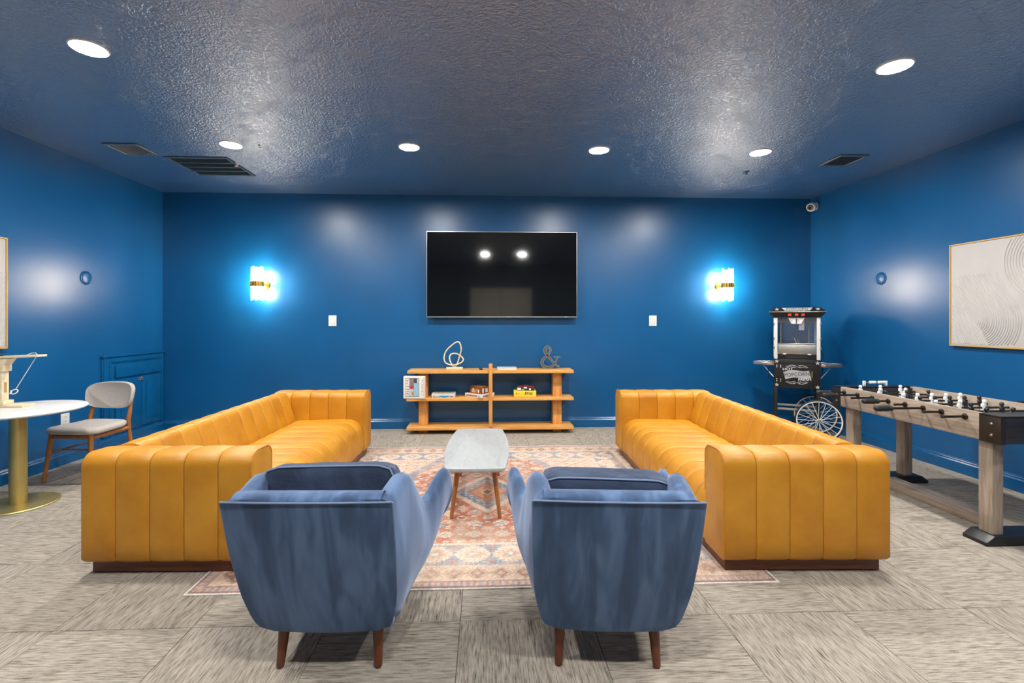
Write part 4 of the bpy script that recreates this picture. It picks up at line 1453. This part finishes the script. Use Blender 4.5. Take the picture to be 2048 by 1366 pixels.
pitch = [0, .25, -.3, .1, -.15, .2, -.1, .3]
for k in range(8):
    y = RY_[k] - (FY0 + FY1) / 2
    left = team[k] == 0
    p = push[k]
    xa, xb = (-fw - .115 + p, fw + .11 + p) if left else (-fw - .10 + p, fw + .15 + p)
    rod = tubeo('rod', [(xa, y, ZR), (xb, y, ZR)], .008, M['gunmetal'], r, 10)
    hx_ = xa - .1 if left else xb + .1
    h = link('handle', HND, None, rod, (hx_, y, ZR), (0, 0, 0 if left else PI))
    latheo('end_cap', [(0, -.006), (.008, -.006), (.0095, 0), (.0095, .014), (0, .014)], M['blackrubber'], rod, n=10, mat4=T(xb if left else xa, y, ZR) @ RY(PI / 2 if left else -PI / 2))
    for s in (-1, 1):
        link('bearing', BRG, None, rod, (s * (fw + .0005), y, ZR), (0, 0, 0 if s < 0 else PI))
    n = counts[k]
    span = {2: .22, 3: .36, 5: .46}[n]
    for q in range(n):
        px_ = -span / 2 + q * span / (n - 1) + p * .55
        o = link('player', PW if left else PB, None, rod, (px_, y, ZR), (pitch[k], 0, PI / 2 * 0))
# score counters
for s, yy in ((-1, -fl + .065), (1, fl - .05)):
    sc_ = empty('score_counter'); sc_.parent = r; sc_.location = ((.02 if s > 0 else .06), yy, FZ1)
    for xx in (-.1, .1):
        box('counter_post', xx - .009, xx + .009, -.01, .01, .0005, .045, M['white'], sc_, bev=.003)
    tubeo('counter_rail', [(-.1, 0, .03), (.1, 0, .03)], .003, M['steel'], sc_, 6)
    for xx in list(np.linspace(-.045, .0, 5)) + list(np.linspace(.035, .078, 5)):
        latheo('counter_bead', [(.0035, -.005), (.012, -.005), (.0145, 0), (.012, .005), (.0035, .005)], M['white'], sc_, n=12, mat4=T(xx, 0, .03) @ RY(PI / 2))

# ------------------------------------------------------------------ popcorn cart
r = empty('popcorn_cart', (3.672, 5.455, 0), math.radians(-31), 'black popcorn machine on a wheeled cart in the right corner', 'popcorn machine')
CW, CD = .235, .36
wht = flat('print_white', (244, 244, 240)); silv = flat('print_silver', (176, 178, 178)); 
blk = M['black']
# cart cabinet
box('cart_cabinet', -CW, CW, 0, CD, .60, .942, blk, r, bev=.006)
cab = [o for o in r.children if o.name.startswith('cart_cabinet')][0]
for z in (.893, .903):
    box('cabinet_groove', -CW + .04, CW - .05, -.0025, -.0005, z, z + .003, M['gunmetal'], cab, bev=0)
# emblem
F4 = lambda x, z, a=0, d=-.0032: T(x, d, z) @ RX(PI / 2) @ RZ(a)
tilt = math.radians(6)
ban = []
for k in range(13):
    u = k / 12
    ban.append((lerp(-.13, .13, u), .042 + .010 * math.sin(PI * (u * 2 - .2))))
ban2 = [(x + .012, y - .088) for x, y in ban][::-1]
prismo('emblem_banner', ban + ban2, 0, .0012, silv, cab, mat4=F4(-.005, .765, tilt, -.001))
text('emblem_lettering', 'POPCORN', .064, blk, cab, F4(0, .763, tilt, -.0032), xs=.84)
text('emblem_lettering', 'HOT', .044, wht, cab, F4(-.092, .822, math.radians(3)), xs=1.15)
text('emblem_lettering', 'FRESH', .044, wht, cab, F4(.078, .706, math.radians(3)), xs=1.1)
for (zc, fl_) in ((.856, 1), (.668, -1)):
    for s in (-1, 1):
        pts = []
        for k in range(22):
            u = k / 21
            a = u * 1.6 * PI
            rr_ = .016 * (1 - .6 * u)
            pts.append((s * (.022 + rr_ * math.cos(a + PI) * 1 + .0), -.003, zc + fl_ * (.004 + rr_ * math.sin(a + PI) * 1)))
        tail = [(s * lerp(.112, .012, u), -.003, zc + fl_ * (-.008 + .024 * math.sin(PI * u * .75))) for u in np.linspace(0, 1, 12)]
        tubeo('emblem_scroll', tail, .0032, silv, cab, 6)
        tubeo('emblem_scroll', pts, .0028, silv, cab, 6)
        tubeo('emblem_scroll', [(s * lerp(.10, .03, u), -.003, zc + fl_ * (-.014 + .012 * math.sin(PI * u))) for u in np.linspace(0, 1, 8)], .0025, silv, cab, 6)
def star(x, z, rad, parent, m4=None, d=-.002):
    poly = []
    for k in range(10):
        a = PI / 2 + k * PI / 5
        rr_ = rad if k % 2 == 0 else rad * .42
        poly.append((rr_ * math.cos(a), rr_ * math.sin(a)))
    return prismo('star', poly, 0, .003, silv, parent, mat4=(m4 if m4 is not None else F4(x, z, 0, d)))
for (x, z) in ((-.205, .912), (.205, .905), (-.205, .632), (.205, .626)):
    star(x, z, .026, cab)
for z in (.865, .845, .700, .678):
    for x in (-.205, -.165):
        latheo('rivet', [(0, 0), (.006, 0), (.005, .003), (0, .004)], wht, cab, n=8, mat4=F4(x, z, 0, -.0005))
tubeo('door_pull', [(.150, -.002, .735), (.150, -.014, .74), (.150, -.014, .80), (.150, -.002, .805)], .005, M['brass'], cab, 8)
# legs and lower frame
for x in (-CW + .02, CW - .02):
    for y in (.02, CD - .02):
        box('cart_leg', x - .0175, x + .0175, y - .0175, y + .0175, .001 if x < 0 else .20, .5995, blk, r, bev=.003)
for y in (.02, CD - .02):
    box('lower_rail', -CW + .038, CW - .038, y - .012, y + .012, .335, .36, M['steel'], r, bev=.003)
for x in (-CW + .02, CW - .02):
    box('lower_rail', x - .012, x + .012, .038, CD - .038, .335, .36, M['steel'], r, bev=.003)
tubeo('axle', [(CW - .02, -.07, .245), (CW - .02, CD + .07, .245)], .010, M['steel'], r, 10)
for y in (-.05, CD + .05):
    wh = empty('wheel'); wh.parent = r; wh.location = (CW - .02, y, .245)
    m4 = RX(PI / 2)
    def ring_(name, R_, rr_, m):
        bm = bmesh.new(); tube(bm, [(R_ * math.cos(k * 2 * PI / 56), 0, R_ * math.sin(k * 2 * PI / 56)) for k in range(56)], rr_, 8, True)
        return fin(bm, name, m, wh, auto=60)
    ring_('tyre', .2335, .0105, M['blackrubber'])
    ring_('rim', .221, .009, M['offwhite'])
    latheo('hub', [(0, -.03), (.016, -.03), (.02, -.02), (.012, -.012), (.012, .012), (.02, .02), (.016, .03), (0, .03)], M['chrome'], wh, n=16, mat4=m4)
    bm = bmesh.new()
    for k in range(20):
        a = k * 2 * PI / 20
        a2 = a + (.35 if k % 2 else -.35)
        sd = .02 if k % 4 < 2 else -.02
        tube(bm, [(.016 * math.cos(a2), sd, .016 * math.sin(a2)), (.216 * math.cos(a), 0, .216 * math.sin(a))], .0028, 5)
    fin(bm, 'spokes', M['offwhite'], wh)
# side trays
def tray(s, name):
    poly = [(0, .015), (.045, .005), (.22, .13), (.22, .29), (0, .345)]
    poly = [(s * (CW + .001 + x), y) for x, y in poly]
    tr_ = prismo(name, poly, .862, .868, flat('copper_tray', (168, 108, 58), .35), r)
    tubeo('tray_rim', [(x, y, .885) for x, y in poly], .008, M['chrome'], tr_, 8, closed=True)
    bm = bmesh.new()
    loft(bm, [[(x, y, z) for x, y in poly] for z in (.868, .885)], True, False)
    fin(bm, 'tray_wall', M['steel'], tr_, fix=False)
    tubeo('tray_brace', [(s * (CW + .004), .06, .72), (s * (CW + .12), .14, .8615)], .006, M['steel'], tr_, 8)
tray(1, 'folding_tray'); tray(-1, 'folding_tray')
# popper case
box('popper_base', -CW + .035, CW - .035, .02, CD - .01, .9425, 1.0, blk, r, bev=.004)
box('base_vent', -.11, .10, .0165, .0195, .952, .972, M['blackrubber'], r, bev=.001)
for x in (-CW + .02, CW - .02):
    for y in (.015, CD - .02):
        box('corner_post', x - .018, x + .018, y - .014, y + .014, .9425, 1.435, M['offwhite'], r, bev=.003)
    for z in (1.06, 1.17, 1.345):
        box('hinge', x - .026 if x < 0 else x + .012, x - .012 if x < 0 else x + .026, -.006, .004, z, z + .03, M['chrome'], r, bev=.001)
kp = box('kick_panel', -CW + .045, CW - .045, .006, .012, 1.002, 1.118, M['steel'], r, bev=.002)
box('kick_lip', -CW + .04, CW - .04, -.002, .012, 1.1185, 1.130, M['chrome'], r, bev=.003)
for x in (-.125, .125):
    box('kick_clip', x - .018, x + .018, .002, .0055, .996, 1.008, M['white'], kp, bev=.001)
box('case_floor', -CW + .04, CW - .04, .02, CD - .03, 1.0005, 1.01, M['steel'], r, bev=0)
# panes
box('front_pane', -CW + .039, CW - .039, .014, .018, 1.1305, 1.4295, M['glass'], r, bev=0)
box('rear_pane', -CW + .039, CW - .039, CD - .022, CD - .018, 1.0105, 1.4295, M['glass'], r, bev=0)
for x in (-CW + .02, CW - .02):
    box('side_pane', x - .002, x + .002, .0295, CD - .0345, 1.0105, 1.4295, M['glass'], r, bev=0)
box('pane_top_rail', -CW + .04, CW - .04, CD - .045, CD - .03, 1.375, 1.43, M['steel'], r, bev=.002)
for x in (-CW + .075, CW - .10):
    box('inner_stile', x, x + .012, CD - .045, CD - .03, 1.0105, 1.374, M['brass'], r, bev=.001)
# kettle, hanger, scoop
kt = latheo('kettle', [(0, 0), (.055, 0), (.075, .012), (.082, .05), (.078, .072), (.06, .082), (0, .085)], M['steel'], r, n=28, mat4=T(.02, .18, 1.345))
tubeo('kettle_arm', [(.02, .18, 1.43), (.02, .18, 1.4355)], .012, M['chrome'], kt, 8)
prismo('kettle_bracket', [(-.085, 0), (.085, 0), (.05, -.07), (.006, -.07), (.006, -.012), (-.006, -.012), (-.006, -.07), (-.05, -.07)], 0, .004, M['white'], r, mat4=T(-.005, .008, 1.432) @ RX(PI / 2))
box('instruction_card', .02, .075, .019, .0205, 1.285, 1.425, flat('card_faded', (186, 176, 172)), r, bev=0)
tubeo('scoop_handle', [(-.02, .2, 1.19), (.05, .16, 1.011)], .006, M['brass'], r, 8)
tubeo('stir_rod', [(.015, .21, 1.175), (.07, .2, 1.011)], .004, M['steel'], r, 8)
# canopy roof
bm = bmesh.new()
prof = [(-.030, 1.436), (-.030, 1.438)]
secs = [[(-CW - .002, -.012, 1.4365), (CW + .002, -.012, 1.4365), (CW + .002, CD + .0, 1.4365), (-CW - .002, CD + .0, 1.4365)],
        [(-CW - .05, -.062, 1.497), (CW + .05, -.062, 1.497), (CW + .05, CD + .04, 1.497), (-CW - .05, CD + .04, 1.497)],
        [(-CW - .05, -.062, 1.507), (CW + .05, -.062, 1.507), (CW + .05, CD + .04, 1.507), (-CW - .05, CD + .04, 1.507)],
        [(-CW + .01, -.012, 1.556), (CW - .01, -.012, 1.556), (CW - .01, CD - .01, 1.556), (-CW + .01, CD - .01, 1.556)]]
loft(bm, secs)
roof = fin(bm, 'canopy_roof', M['black'], r)
box('roof_edge', -CW - .053, CW + .053, -.066, -.0622, 1.496, 1.508, M['chrome'], roof, bev=.001)
ra = math.atan2(.049, .05)
RF = lambda x, v_: T(x, -.062 + .05 * v_ - .0012, 1.507 + .049 * v_ + .0012) @ RX(ra)
prismo('roof_sign', [(-.155, .024), (.155, .024), (.125, -.024), (-.125, -.024)], 0, .0012, silv, roof, mat4=RF(0, .5))
text('roof_lettering', 'POPCORN', .046, blk, roof, RF(0, .5) @ T(0, 0, .002), xs=1.0)
for x in (-.205, .205):
    star(0, 0, .026, roof, RF(x, .48))
for k, x in enumerate((-.075, -.005, .06)):
    box('rocker_switch', x - .017, x + .017, -.052, -.030, 1.452, 1.480, flat('switch_red', (214, 62, 30), .3), roof, bev=.003)
tubeo('power_cord', smoothcurve([(-CW - .03, .1, .86), (-CW - .06, .08, .80), (-CW - .05, .1, .74), (-CW - .055, .12, .70)], 6), .004, M['blackrubber'], r, 6)
tubeo('power_cord', smoothcurve([(CW + .002, .3, 1.05), (CW + .05, .32, .98), (CW + .03, .34, .89), (CW + .05, .36, .78), (CW + .002, .36, .68)], 6), .0045, M['blackrubber'], r, 6)

for o in bpy.data.objects:
    if o.type == 'MESH' and not o.data.materials:
        print('NO MATERIAL', o.name)
